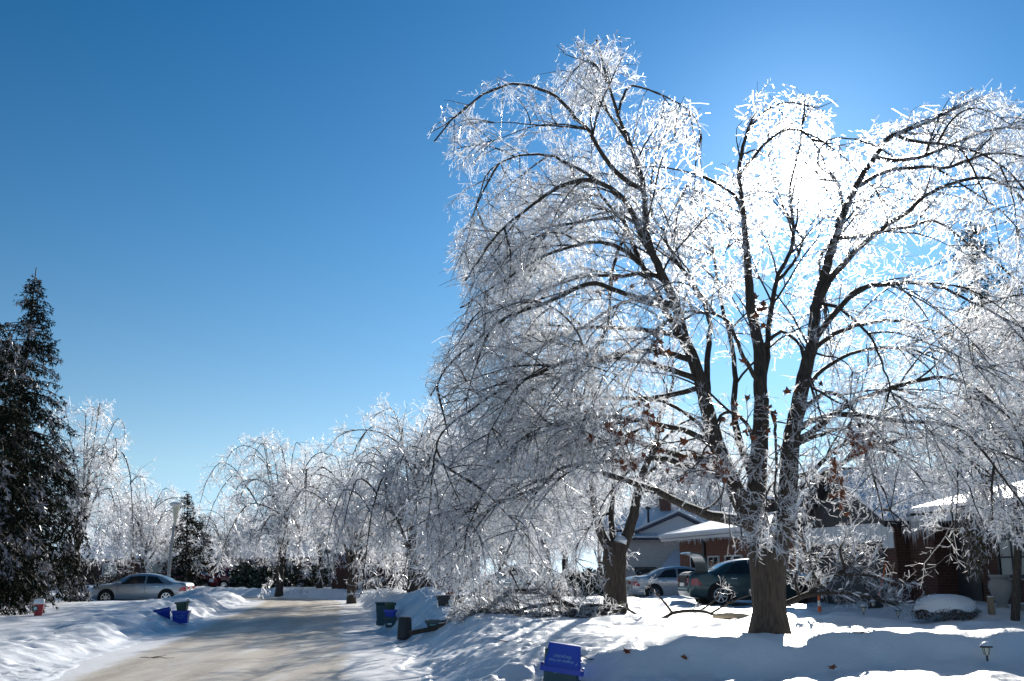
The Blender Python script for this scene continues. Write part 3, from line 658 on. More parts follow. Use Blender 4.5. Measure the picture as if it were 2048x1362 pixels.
# ---------------- iced street trees: three kinds, each with its own stems
def street_tree(seed, label, H=8., spread=4.2, stems=8, trunk_h=1.6, trunk_r=.26, dens=1., wk=2.0, lean=(0, 0), cat='tree', vase=.35, name='maple_tree', group=None, droop=1., loc=None):
    global rng
    rng = np.random.default_rng(seed); rr = random.Random(seed)
    t = thing(name, label, cat, loc or (0, 0, 0), 0., group)
    P = smooth_line(np.array([(0, 0, -.25), (0, 0, .0), (.02, .01, trunk_h * .5), (lean[0] * .2, lean[1] * .2, trunk_h)]), .12)
    r = np.interp(np.linspace(0, 1, len(P)), [0, .15, .4, .8, 1], [trunk_r * 1.5, trunk_r * 1.2, trunk_r, trunk_r * 1.02, trunk_r * .85])
    V, F = tubes(P[None], r[None], 18); link('trunk', np_mesh('trunk', V, F, 'bark', smooth=True), t)
    limbs = []
    x0, y0 = lean[0] * .2, lean[1] * .2; z0 = trunk_h * .92
    for k in range(stems):
        a = 2 * math.pi * (k * .618 + rr.uniform(-.1, .1)); q = (k + .5) / stems                  # inner stems rise, outer ones arch over
        sp = spread * (.12 + .9 * q ** .8) * rr.uniform(.85, 1.1); h = z0 + (H - z0) * (1.0 - .48 * q ** 1.6) * rr.uniform(.88, 1.06)
        dx, dy = math.cos(a), math.sin(a); dr = droop * q ** 2.0
        b_ = rr.uniform(-.35, .35); ex, ey = math.cos(a + b_), math.sin(a + b_)
        pts = [(x0, y0, z0), (x0 + dx * sp * .16, y0 + dy * sp * .16, z0 + (h - z0) * .34), (x0 + dx * sp * .42 + lean[0] * .5, y0 + dy * sp * .42, z0 + (h - z0) * .74),
               (x0 + ex * sp * .74 + lean[0] * .8, y0 + ey * sp * .74, h * rr.uniform(.96, 1.02)), (x0 + ex * sp + lean[0], y0 + ey * sp, h * (1.0 - .30 * dr))]
        if q > .55: pts += [(x0 + ex * sp * 1.12 + lean[0], y0 + ey * sp * 1.12, h * (.80 - .45 * dr)), (x0 + ex * sp * 1.18 + lean[0], y0 + ey * sp * 1.18, h * (.62 - .52 * dr))]
        P0 = smooth_line(np.array(pts), .3); P0[2:-1] += np.cumsum(np.random.default_rng(seed * 31 + k).normal(size=P0[2:-1].shape) * .018, 0)
        limbs.append((P0, trunk_r * rr.uniform(.20, .32)))
        for w_ in range(4):     # forks
            j = int(len(P0) * rr.uniform(.18, .75)); a2 = a + rr.uniform(-1.4, 1.4); l = spread * rr.uniform(.25, .6)
            s = P0[j]; d = np.array([math.cos(a2), math.sin(a2), 0]); u_ = rr.uniform(.2, .75)
            pts = [s, s + d * l * .35 + [0, 0, l * u_ * .7], s + d * l * .75 + [0, 0, l * u_ * .9], s + d * l * 1.05 + [0, 0, l * (u_ * .7 - .5 * dr)], s + d * l * 1.18 + [0, 0, l * (u_ * .3 - .9 * dr)]]
            limbs.append((smooth_line(np.array(pts), .3), trunk_r * rr.uniform(.10, .18)))
    for (Pl, r0) in limbs:
        rl_ = np.linspace(r0, .016, len(Pl)); link('limb', limb_mesh(Pl, rl_, 6), t)
    (wv, wf), (iv, if_), P2, P3 = iced_twigs([l[0] for l in limbs], [.15] * len(limbs), l2=(.8, 1.9), s2=.21 / dens, s3=.13 / dens, s4=.11 / dens, l3=(.3, .8), l4=(.08, .22), wk=wk, sag=(.5, .8), core=wk < 2,
                                                     zmin=lambda x, y: .08 + 0 * x)
    a = link('twig_wood', np_mesh('twig_wood', wv, wf, 'twig_wood'), t); a['kind'] = 'stuff'
    a = link('ice_coating', np_mesh('ice_coating', iv, if_, 'ice'), t); a['kind'] = 'stuff'
    return t
def place(px, Y, dz=0.):
    d = ray(px, 1145); x = d[0] * Y / d[1]; return (float(x), float(Y), gz(x, Y) + dz)
def vfork():
    """the maple whose trunk forks in a wide V: traced like the big one"""
    global rng
    rng = np.random.default_rng(101); Y0 = 27.5; base = np.array(place(1231, Y0))
    t = thing('maple_tree', 'ice coated maple with short trunk and wide V fork behind the fallen limb', 'tree', tuple(base)); o = base
    mp = Y0 / (FPX * math.cos(PITCH))
    tp = np.stack([at(a, b, Y0) for a, b in [(1232, 1235), (1231, 1215), (1230, 1160), (1229, 1110), (1233, 1085)]]); P = smooth_line(tp, .1)
    r = np.interp(np.linspace(0, 1, len(P)), np.linspace(0, 1, 5), np.array([27, 22, 20.5, 23, 20]) * mp); V, F = tubes(P[None], r[None], 24)
    link('trunk', np_mesh('trunk', V - o, F, 'bark', smooth=True), t)
    sp = [('a', None, [(1240, 1105), (1262, 1040), (1282, 980), (1300, 920), (1318, 850), (1340, 780), (1350, 700)], 15, 3, .5, .45),
          ('b', None, [(1222, 1105), (1200, 1050), (1184, 990), (1178, 920), (1160, 840), (1140, 770)], 13, 3, -.3, .4),
          ('c', None, [(1230, 1090), (1222, 1030), (1232, 960), (1225, 880), (1235, 800)], 8, 3, .8, .4),
          ('d', 'b', [(1190, 1010), (1150, 950), (1090, 930), (1030, 960), (990, 1030)], 6, 2, -1.0, .2), ('e', 'b', [(1180, 940), (1130, 880), (1060, 870), (1000, 900), (950, 970)], 6, 2, .8, .2),
          ('f', 'a', [(1285, 970), (1320, 920), (1370, 900), (1420, 920)], 5, 2, 1.2, .2), ('g', 'a', [(1300, 920), (1345, 860), (1400, 840), (1450, 870)], 5, 2, -.6, .2),
          ('h', 'c', [(1228, 990), (1260, 930), (1265, 870), (1290, 820)], 4, 2, 1.8, .2), ('i', 'b', [(1184, 990), (1150, 1000), (1110, 1040), (1090, 1100)], 5, 2, .9, .2), ('j', 'a', [(1262, 1040), (1280, 1000), (1310, 985), (1350, 990)], 4, 1.5, 1.5, .3),
          ('k', 'c', [(1224, 1030), (1190, 1040), (1160, 1075), (1150, 1120)], 4, 1.5, -.8, .2)]
    res = build_limbs(sp, Y0)
    for (Pl, rl_, b) in res: link('limb', limb_mesh(Pl - o, rl_, 9), t)
    def keep(Q):
        px = npix(Q); return ~inside([(1258, 1005), (1300, 1000), (1600, 990), (1600, 1240), (1258, 1240)], px[:, 0], px[:, 1])
    (wv, wf), (iv, if_), P2, P3 = iced_twigs([q[0] for q in res], [q[2] for q in res], l2=(.6, 1.6), s2=.13, s3=.09, s4=.07, wk=1.4, keep=keep, sag=(.7, 1.3), up2=.3)
    link('twig_wood', np_mesh('twig_wood', wv - o, wf, 'twig_wood'), t)['kind'] = 'stuff'; link('ice_coating', np_mesh('ice_coating', iv - o, if_, 'ice'), t)['kind'] = 'stuff'
    p = at(1241, 1082, Y0 - .05) - o; MB().lathe([(.0, -.25), (.16, -.1), (.19, .02), (.12, .12), (.02, .16)], 14, tuple(p)).build('snow_patch', 'snow', t, smooth=True)
vfork()
TB = street_tree(102, 'fountain shaped ice coated tree on snowy lawn at the bend of the road', H=11.6, spread=5.0, stems=12, trunk_h=2.0, trunk_r=.26, dens=.78, wk=3.7, vase=.3, loc=place(560, 72))
TC = street_tree(103, 'thin dark stemmed ice coated tree beside the low evergreen hedge', H=6.6, spread=4.2, stems=8, trunk_h=1.9, trunk_r=.2, dens=.85, wk=2.4, loc=place(1091, 41))
TD = street_tree(104, 'broken ice coated tree bowed to the ground behind the recycling bins', H=8.4, spread=5.0, stems=10, trunk_h=1.5, trunk_r=.25, dens=.82, wk=3.0, loc=place(826, 47), droop=1.35)
copy_tree(TD, place(705, 56), 2.1, 1.0, 'ice coated tree with stub trunk leaning over the road behind the snow bank')
copy_tree(TB, place(640, 84), 1.1, .9, 'ice coated tree standing behind the fountain shaped tree')
copy_tree(TC, place(950, 52), 2.7, 1.35, 'ice coated tree behind the red fire hydrant')
street_tree(106, 'tall pale ice coated tree rising behind the snowy spruce', H=12.2, spread=3.3, stems=10, trunk_h=2.4, trunk_r=.24, dens=.75, wk=3.1, droop=.8, loc=place(150, 62))
copy_tree(TD, place(285, 88), 3.0, 1.0, 'ice coated tree behind the silver sedan and street lamp')
copy_tree(TB, place(330, 112), 4.0, .74, 'distant ice coated tree between street lamp and spruces')
copy_tree(TD, place(450, 100), .9, .95, 'distant ice coated tree right of the far spruce by the bend')
copy_tree(TC, place(262, 96), 1.9, 1.25, 'rounded ice coated tree beyond the silver sedan roof')
for k_, (px_, y_, sc_) in enumerate([(230, 120, .9), (420, 128, .8), (505, 120, .75), (600, 112, .85), (680, 104, .8), (740, 96, .9), (800, 88, .9), (870, 92, .95), (930, 84, .9), (1000, 78, .9), (1060, 88, 1.0), (1130, 80, 1.0), (1200, 90, 1.1)]):
    c_ = copy_tree((TD, TB, TC)[k_ % 3], place(px_, y_), k_ * 1.7, sc_ * (1., .72, 1.25)[k_ % 3], 'one of the distant ice coated trees standing in a row beyond the bend'); c_['group'] = 'distant trees beyond the bend'
copy_tree(TC, place(1345, 75), .4, 1.75, 'ice coated tree rising behind the white brick house roof')
copy_tree(TC, place(1430, 70), 3.4, 1.5, 'ice coated tree behind the chimney of the brown brick house')
copy_tree(TD, place(1600, 64), 5.2, 1.0, 'ice coated tree rising behind the brown brick house')
street_tree(105, 'ice coated tree with tan trunk in front of the dark brick house wall', H=6.2, spread=2.0, stems=5, trunk_h=2.9, trunk_r=.15, dens=.8, droop=.45, wk=1.05, loc=(10.75, 20.6, gz(10.75, 20.6)))
rng = np.random.default_rng(55)

# ------------------------------------------------------------------ spruces
def spruce(label, H, rad, loc, seed, frost=.42, dens=1., lean=(0, 0), name='spruce_tree', fat=.30, group=None, needles='needles', power=.85):
    global rng
    rng = np.random.default_rng(seed)
    t = thing(name, label, 'tree', loc, 0., group)
    P = np.array([(lean[0] * (z / H) ** 2, lean[1] * (z / H) ** 2, z) for z in np.linspace(-.2, H, 16)])
    V, F = tubes(P[None], np.linspace(.028 * H * .5, .02, 16)[None], 10); link('trunk', np_mesh('trunk', V, F, 'bark', smooth=True), t)
    n = int(25 * H * dens); z = H * rng.random(n) ** 1.25 * .97 + .1; a = rng.uniform(0, 2 * np.pi, n)
    Lb = rad * np.clip(1 - z / H, .02, 1) ** power * rng.uniform(.75, 1.15, n) + .12
    S = np.stack([lean[0] * (z / H) ** 2, lean[1] * (z / H) ** 2, z + .25 * Lb], -1)
    D = np.stack([np.cos(a), np.sin(a), np.full(n, .05)], -1)
    B = grow(S, D, Lb * 1.25, 8, .75 / np.sqrt(np.maximum(rad, .5)) * 1.1, .05)
    V, F = tubes(B, np.linspace(.03, .012, 8)[None] * np.ones((n, 1)), 4)
    link('boughs', np_mesh('boughs', V, F, 'bark'), t)['kind'] = 'stuff'
    # plumes of needles hung along every bough
    S, T, tt, I = spawn(B, .05 / dens, .08, 20, 85)
    m = len(S); fr = fat * (.55 + .6 * (1 - tt))
    off = rng.normal(size=(m, 3)) * fr[:, None] * np.array([.36, .36, .26]); off[:, 2] -= .30 * fat * rng.random(m)
    S = S + off
    D = norm(T * .7 + rng.normal(size=(m, 3)) * .40 + np.array([0, 0, -.85]))
    quads = []; ln = rng.uniform(.12, .28, m)
    S2 = np.repeat(S, 5, 0); D2 = norm(np.repeat(D, 5, 0) + rng.normal(size=(m * 5, 3)) * .42); l2 = np.repeat(ln, 5) * rng.uniform(.6, 1.1, m * 5)
    Q = grow(S2, D2, l2, 2, 1.2, .1)
    V, F = ribbons(Q, np.array([[.040, .010]]) * rng.uniform(.7, 1.3, (len(Q), 1)))
    top = np.repeat(off[:, 2] + rng.normal(size=m) * .05 > -.10 * fat, 5) & (rng.random(m * 5) < frost * 1.7)
    clump = vnoise(S2[:, 0] * 1.6 + S2[:, 1] * 1.1 + seed, S2[:, 2] * 1.3, seed) > .5
    midx = np.repeat(np.where((top & clump) | (rng.random(m * 5) < frost * .01), 1, 0), 1)
    link('foliage', np_mesh('foliage', V, F, [needles, 'frosted_needles'], midx), t)['kind'] = 'stuff'
    return t
def sp_at(px, Y, ytop):
    p = place(px, Y); return p, float(at(px, ytop, Y)[2] - p[2])
p, h = sp_at(4, 45, 535)
spruce('tall dark spruce with ice burdened drooping boughs behind the red tub', h, 4.6, p, 201, dens=1.0, fat=.42, frost=.5, power=1.1)
p, h = sp_at(-66, 32, 640)
spruce('nearer spruce with long frosted boughs sweeping down to the snow beside the red tub', h, 2.5, p, 202, dens=1.1, frost=.85, fat=.36, power=.6)
p, h = sp_at(371, 82, 983)
spruce('far narrow spruce with bent tip behind the street lamp', h, 1.9, p, 203, dens=.8, frost=.2, lean=(-.35, 0), fat=.4)
p, h = sp_at(398, 86, 1025)
spruce('smaller far spruce leaning beside the bent tipped spruce', h, 1.5, p, 204, dens=.8, frost=.2, fat=.4)
p, h = sp_at(480, 118, 985)
spruce('distant spruce tip showing through the fountain shaped tree', h, 2.4, p, 205, dens=.5, frost=.25, fat=.5)
p, h = sp_at(2018, 50, 430)
spruce('tall narrow dark evergreen rising behind the dark brick house roof', h, 2.1, p, 206, dens=.75, frost=.1, fat=.4, power=.5)
p, h = sp_at(2085, 47, 545)
spruce('broad dark evergreen beside the tall narrow one behind the dark brick house', h, 2.2, p, 207, dens=.6, frost=.1, fat=.4, power=.6)
p, h = sp_at(1750, 46, 850)
spruce('short dark spruce peeking above the garage roof', h, 1.6, p, 208, dens=.8, frost=.2, fat=.4)
rng = np.random.default_rng(77)

# ------------------------------------------------------------------ leafy shrubs: dark hedge, snow mound, ice shrubs
def leafy(t, name, n, shape, m, size=.05, mats=None):
    P = shape(n); D = rand_dirs(n); Q = grow(P, D, rng.uniform(size * .6, size * 1.6, n), 3, 0., .1)
    V, F = ribbons(Q, np.array([[.5, .8, .2]]) * size * rng.uniform(.6, 1.2, (n, 1)))
    o = link(name, np_mesh(name, V, F, m), t); o['kind'] = 'stuff'; return o
def ball(rx, ry, rz, hollow=.55):
    def f(n):
        d = rand_dirs(n); d[:, 2] = np.abs(d[:, 2]); r = hollow + (1 - hollow) * rng.random((n, 1)) ** .6
        nz = .85 + .3 * vnoise(d[:, 0] * 3 + 5, d[:, 1] * 3 + d[:, 2] * 2, 3)[:, None]
        return d * r * nz * np.array([rx, ry, rz])
    return f
def hedge(label, px, Y, rx, ry, rz, m='evergreen_leaf', n=3500, size=.1, cat='hedge', name='hedge', ice=.25):
    t = thing(name, label, cat, place(px, Y)); leafy(t, 'leaves', n, ball(rx, ry, rz), m, size)
    leafy(t, 'ice_coating', int(n * ice), ball(rx * 1.06, ry * 1.06, rz * 1.06, .85), 'ice', size * .6)
    b = MB()
    for k in range(7):
        a = k * .9; b.tube([(math.cos(a) * .1, math.sin(a) * .1, -.1), (math.cos(a) * rx * .5, math.sin(a) * ry * .5, rz * .7)], [.04, .015], 5)
    b.build('stem', 'bark', t); return t
hedge('dark low evergreen hedge left of the V forked maple trunk', 1158, 44, 1.15, .9, 1.05)
hedge('dark evergreen bush beside the white brick house corner', 1190, 48, .9, .9, 1.3)
hedge('russet hedge behind the silver sedan hood', 275, 60, 2.6, 1.0, 1.35, 'hedge_brown', 5000, .09)
hedge('dark hedge past the end of the road bend', 620, 92, 5.0, 1.5, 1.9, 'evergreen_leaf', 5000, .2, ice=.1)
hedge('dark hedge beside the dark red hatchback', 505, 82, 2.0, 1.2, 1.9, 'evergreen_leaf', 3500, .2, ice=.15)
hedge('long dark hedge behind the red wagon', 395, 96, 4.5, 1.2, 1.6, 'evergreen_leaf', 4000, .2, ice=.1)
hedge('pale frosted bush hanging over the white brick house planter', 1335, 50, .55, .5, 1.25, 'ice', 2500, .07, 'shrub', 'ice_shrub')
hedge('bare twiggy shrub in front of the white brick wall', 1290, 52, .9, .6, 1.2, 'twig_wood', 1800, .10, 'shrub', 'bare_shrub', .5)
# rounded bush under a cap of snow
def snow_bush():
    p = on_ground(1893, 1238)
    t = thing('snow_covered_bush', 'low rounded bush capped with smooth snow, leaves showing at its foot', 'shrub', tuple(p))
    a = np.linspace(0, 2 * np.pi, 40, endpoint=False); h = np.linspace(0, 1, 14)
    H, A = np.meshgrid(h, a, indexing='ij')
    r = np.cos(H * np.pi / 2) ** .8 * (1 + .12 * (vnoise(np.cos(A) * 2 + 5, np.sin(A) * 2 + H * 3, 5) - .5))
    low = .24 * (vnoise(np.cos(A) * 2.2 + 9, np.sin(A) * 2.2, 15) - .2) * (1 - H) ** 2
    V = np.stack([r * np.cos(A) * .66, r * np.sin(A) * .55, .15 + low + .36 * np.sin(H * np.pi / 2)], -1).reshape(-1, 3)
    i = (np.arange(13)[:, None] * 40 + np.arange(40)[None]); j = np.arange(13)[:, None] * 40 + (np.arange(40)[None] + 1) % 40
    F = np.stack([i, j, j + 40, i + 40], -1).reshape(-1, 4)
    link('snow_cap', np_mesh('snow_cap', V, F, 'snow', smooth=True), t)
    leafy(t, 'leaves', 2600, ball(.70, .60, .47, .8), 'hedge_brown', .035)
    leafy(t, 'ice_coating', 1300, ball(.74, .62, .50, .93), 'ice', .025)
    return t
snow_bush()
# the drooping bough of a cedar before the front window, and the clump it hangs from
def cedar():
    p0 = at(1965, 1045, 20.0)
    t = thing('cedar_tree', 'iced cedar with brown green sprays hanging before the front window', 'tree', (float(p0[0]) + .55, 20.3, gz(p0[0] + .55, 20.3)))
    o = np.array(t.location)
    tops = [at(2030, 980, 20.3), at(1990, 940, 20.3)]
    b = MB(); b.tube([(0, 0, -.2), tuple((tops[0] - o) * .5 + np.array([.1, 0, .2])), tuple(tops[0] - o), tuple(tops[1] - o)], [.09, .07, .05, .03], 8); b.build('trunk', 'bark', t)
    lines = [[(1990, 940), (1965, 990), (1950, 1040), (1945, 1090), (1942, 1120)], [(1990, 940), (1985, 1010), (1978, 1070), (1960, 1120), (1950, 1152)],
             [(1990, 945), (1960, 985), (1935, 1020), (1925, 1055)], [(1990, 950), (2000, 1020), (1985, 1075), (1965, 1110)], [(1990, 950), (1975, 1000), (1960, 1050), (1955, 1085)]]
    B = np.stack([np.stack([np.interp(np.linspace(0, 1, 8), np.linspace(0, 1, len(l)), np.array([at(a, c, 20.3)[k] for a, c in l])) for k in range(3)], -1) for l in lines]) - o
    B[:, 1:, 1] += rng.normal(size=(len(lines), 1)) * .15
    V, F = tubes(B, np.linspace(.03, .01, 8)[None] * np.ones((len(B), 1)), 5); link('boughs', np_mesh('boughs', V, F, 'bark'), t)['kind'] = 'stuff'
    S, T, tt, I = spawn(B, .0022, .15, 10, 60); S = S + rng.normal(size=S.shape) * .07
    Q = grow(S, norm(T * .6 + rng.normal(size=T.shape) * .4 + [0, 0, -.5]), rng.uniform(.06, .15, len(S)), 3, 1., .1)
    V, F = ribbons(Q, np.array([[.012, .018, .006]]) * np.ones((len(Q), 1)))
    link('foliage', np_mesh('foliage', V, F, ['needles_brown', 'frosted_needles'], np.repeat((rng.random(len(Q)) < .3).astype(int), 2)), t)['kind'] = 'stuff'
cedar()

# ------------------------------------------------------------------ houses
def roof_slab(t, name, a, b, c, d, th, m):
    """four corners (eave 1, eave 2, ridge 2, ridge 1), thickness downwards"""
    v = [Vector(p) for p in (a, b, c, d)]; n = (v[1] - v[0]).cross(v[3] - v[0]).normalized()
    if n.z < 0: n = -n
    mb = MB(); mb.add([p + n * th for p in v] + v, [(0, 1, 2, 3), (7, 6, 5, 4), (0, 4, 5, 1), (1, 5, 6, 2), (2, 6, 7, 3), (3, 7, 4, 0)])
    return mb.build(name, m, t, bevel=.05 if m == 'snow' else 0)
def icicles(t, p, q, n, lmin=.12, lmax=.5, rad=.012):
    p = np.array(p, float); q = np.array(q, float); s = rng.random(n)[:, None]; S = p + (q - p) * s + rng.normal(size=(n, 3)) * [.015, .015, .005]
    l = rng.uniform(lmin, lmax, n) * (.5 + .8 * vnoise(s[:, 0] * 9, s[:, 0] * 0, 4)); P = np.stack([S, S - np.array([0, 0, .5]) * l[:, None], S - np.array([0, 0, 1.]) * l[:, None]], 1)
    V, F = tubes(P, np.array([[1, .6, .05]]) * rad * rng.uniform(.6, 1.4, (n, 1)), 4); o = link('icicles', np_mesh('icicles', V, F, 'icicle'), t); o['kind'] = 'stuff'; return o
def window(t, M, wdt, hgt, nx, ny, frame='trim_dark', back='curtain'):
    """M: 4x4 placing the window with x along wall, -y outwards, origin lower left"""
    mb = MB(); f = .06
    mb.box(-f, wdt + f, -.05, .03, -f, 0); mb.box(-f, wdt + f, -.05, .03, hgt, hgt + f); mb.box(-f, 0, -.05, .03, 0, hgt); mb.box(wdt, wdt + f, -.05, .03, 0, hgt)
    for k in range(1, nx): mb.box(wdt * k / nx - .018, wdt * k / nx + .018, -.03, .02, 0, hgt)
    for k in range(1, ny): mb.box(0, wdt, -.034, .016, hgt * k / ny - .018, hgt * k / ny + .018)
    W = mb.build('window', frame, t); W.matrix_local = M
    for i in range(nx):
        for j in range(ny):
            MB().box(wdt * i / nx + .02, wdt * (i + 1) / nx - .02, -.008, .0, hgt * j / ny + .02, hgt * (j + 1) / ny - .02).build('pane', back, W)
    MB().box(-f - .05, wdt + f + .05, -.10, .03, -f - .05, -f - .002).build('sill', 'concrete', W)
    return W

# --- dark brick bungalow on the right; its front faces the street
def house_right():
    u = Vector((-.196, .981, 0)); n = Vector((-.981, -.196, 0))      # along the front (away from us), outwards to the street
    O = Vector((12.5, 19.8, 0)); zg = gz(10.5, 26.)
    t = thing('brick_bungalow', 'dark brick bungalow with snowy roof, icicles and gabled garage front', 'house', (O.x, O.y, zg))
    M = Matrix(((u.x, -n.x, 0, 0), (u.y, -n.y, 0, 0), (0, 0, 1, 0), (0, 0, 0, 1)))   # local x = along, y = inwards
    # (local frame: x along front 0..12.6, y depth 0..9)
    t.rotation_euler = (0, 0, math.atan2(u.y, u.x))
    # with that rotation local x = u and local y = (-u.y, u.x) = outward (-n?) -> street side is +y
    B = lambda: MB()
    eave = 2.2
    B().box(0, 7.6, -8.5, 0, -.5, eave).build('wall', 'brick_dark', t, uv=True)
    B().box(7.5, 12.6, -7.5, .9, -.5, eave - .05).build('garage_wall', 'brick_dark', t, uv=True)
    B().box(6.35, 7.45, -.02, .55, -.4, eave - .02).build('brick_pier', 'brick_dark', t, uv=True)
    # main roof over the living wing
    r1 = roof_slab(t, 'roof', (-.6, .62, eave), (7.9, .62, eave), (7.9, -4.2, eave + 1.0), (-.6, -4.2, eave + 1.0), .10, 'trim_dark')
    roof_slab(r1, 'roof_back', (7.9, -9, eave), (-.6, -9, eave), (-.6, -4.2, eave + 1.0), (7.9, -4.2, eave + 1.0), .10, 'trim_dark')
    roof_slab(r1, 'snow_layer', (-.62, .70, eave + .11), (7.9, .70, eave + .11), (7.9, -4.2, eave + 1.13), (-.62, -4.2, eave + 1.13), .16, 'snow')
    B().box(-.6, 7.5, .60, .66, eave - .14, eave + .06).build('gutter', 'trim_white', t)
    icicles(t, (6.0, .68, eave - .1), (7.5, .68, eave - .1), 120, .2, .62, .013)
    icicles(t, (0, .66, eave - .1), (6.0, .66, eave - .1), 110, .06, .25, .011)
    # garage gable towards the street
    g0, g1, gm = 7.5, 12.7, 10.1; ap = eave + 1.35
    MB().prism([(g0, eave - .04), (g1, eave - .04), (gm, ap)], lambda x, z: (x, .93, z), lambda x, z: (x, .80, z)).build('gable', 'garage_grey', t)
    for (a, b_) in ((g0 - .35, gm), (g1 + .35, gm)):
        za = eave - .22
        s = roof_slab(t, 'gable_roof', (a, 1.4, za), (a, -5, za), (b_, -5, ap + .05), (b_, 1.4, ap + .05), .12, 'trim_dark')
        roof_slab(s, 'snow_layer', (a * .999, 1.42, za + .13), (a * .999, -5, za + .13), (b_, -5, ap + .19), (b_, 1.42, ap + .19), .13, 'snow')
    # white board band over the garage opening, and each board's joint
    for k in range(18):
        MB().box(g0 + .05 + k * .27, g0 + .30 + k * .27, .905, .93, eave - .75, eave - .06).build('board', 'siding', t)
    gd = MB().box(g0 + .5, g1 - .5, .91, .94, -.45, eave - .80).build('garage_door', 'garage_grey', t)
    for k in range(4):
        for q in range(4): MB().box(g0 + .6 + q * 1.02, g0 + 1.5 + q * 1.02, .945, .96, -.35 + k * .52, .07 + k * .52).build('panel', 'garage_grey', gd)
    # front window with muntins over a low brick apron
    Wm = Matrix.Translation((4.55, .035, .75)) @ Matrix.Rotation(math.pi, 4, 'Z')
    window(t, Wm, 1.75, 1.25, 4, 3, 'trim_dark', 'curtain')
    MB().box(2.4, 5.0, .0, .12, -.4, .60).build('apron', 'brick_dark', t, uv=True)
    Wm = Matrix.Translation((1.9, .035, .75)) @ Matrix.Rotation(math.pi, 4, 'Z'); window(t, Wm, 1.2, 1.25, 2, 3)
    fd = MB().box(5.35, 6.25, -.01, .03, -.35, 1.7).build('door', 'trim_dark', t); MB().box(5.45, 5.49, .03, .07, .6, .75).build('handle', 'metal_grey', fd)
    # chimney on the roof
    return t
house_right()

def house_middle():
    A = Vector((10.7, 38.0, 0)); Bp = Vector((8.2, 50.0, 0)); d = (Bp - A); Ln = d.length
    zg = gz(9.0, 40)
    t = thing('brown_brick_house', 'low brown brick house with snow laden eave, white door and icicles', 'house', (A.x, A.y, zg), math.atan2(d.y, d.x))
    e = 2.45
    MB().box(0, Ln, -7, 0, -.5, e).build('wall', 'brick_red', t, uv=True)
    s = roof_slab(t, 'roof', (-.5, .75, e), (Ln + .5, .75, e), (Ln + .5, -3.5, e + 1.1), (-.5, -3.5, e + 1.1), .12, 'trim_white')
    roof_slab(s, 'roof_back', (Ln + .5, -7.6, e), (-.5, -7.6, e), (-.5, -3.5, e + 1.1), (Ln + .5, -3.5, e + 1.1), .12, 'trim_dark')
    roof_slab(s, 'snow_layer', (-.55, .85, e + .12), (Ln + .55, .85, e + .12), (Ln + .5, -3.5, e + 1.24), (-.5, -3.5, e + 1.24), .22, 'snow')
    MB().prism([(-7, e), (0, e), (-3.5, e + 1.05)], lambda y, z: (0.05, y, z), lambda y, z: (.2, y, z)).build('gable', 'siding', t)
    icicles(t, (0, .74, e), (Ln, .74, e), 170, .06, .26, .011)
    dr = MB().box(Ln - 2.4, Ln - 1.4, -.01, .04, -.35, 1.8).build('door', 'trim_white', t)
    MB().box(Ln - 2.25, Ln - 1.55, .041, .055, .6, 1.65).build('pane', 'glass_dark', dr); MB().box(Ln - 2.32, Ln - 2.27, .04, .09, .55, .7).build('handle', 'chrome', dr)
    for (x, w_) in ((Ln - 4.8, 1.1), (Ln - 7.2, 1.6), (1.6, 1.6)):
        window(t, Matrix.Translation((x + w_, .035, .2)) @ Matrix.Rotation(math.pi, 4, 'Z'), w_, 1.45, 2, 1, 'trim_white', 'glass_dark')
    MB().box(Ln - 3.3, Ln - 3.05, .0, .1, -.35, e).build('corner_board', 'trim_dark', t)
    ch = MB().box(Ln - 5.2, Ln - 4.2, -3.2, -2.0, e + .2, e + 1.75).build('chimney', 'brick_dark', t, uv=True); MB().box(Ln - 5.25, Ln - 4.15, -3.25, -1.95, e + 1.75, e + 1.9).build('snow_cap', 'snow', ch, bevel=.05)
    # white downspout at the near corner
    MB().tube([(-.06, .3, e), (-.06, .12, e - .25), (-.06, .1, -.3)], .05, 8).build('downspout', 'trim_white', t)
    return t
house_middle()

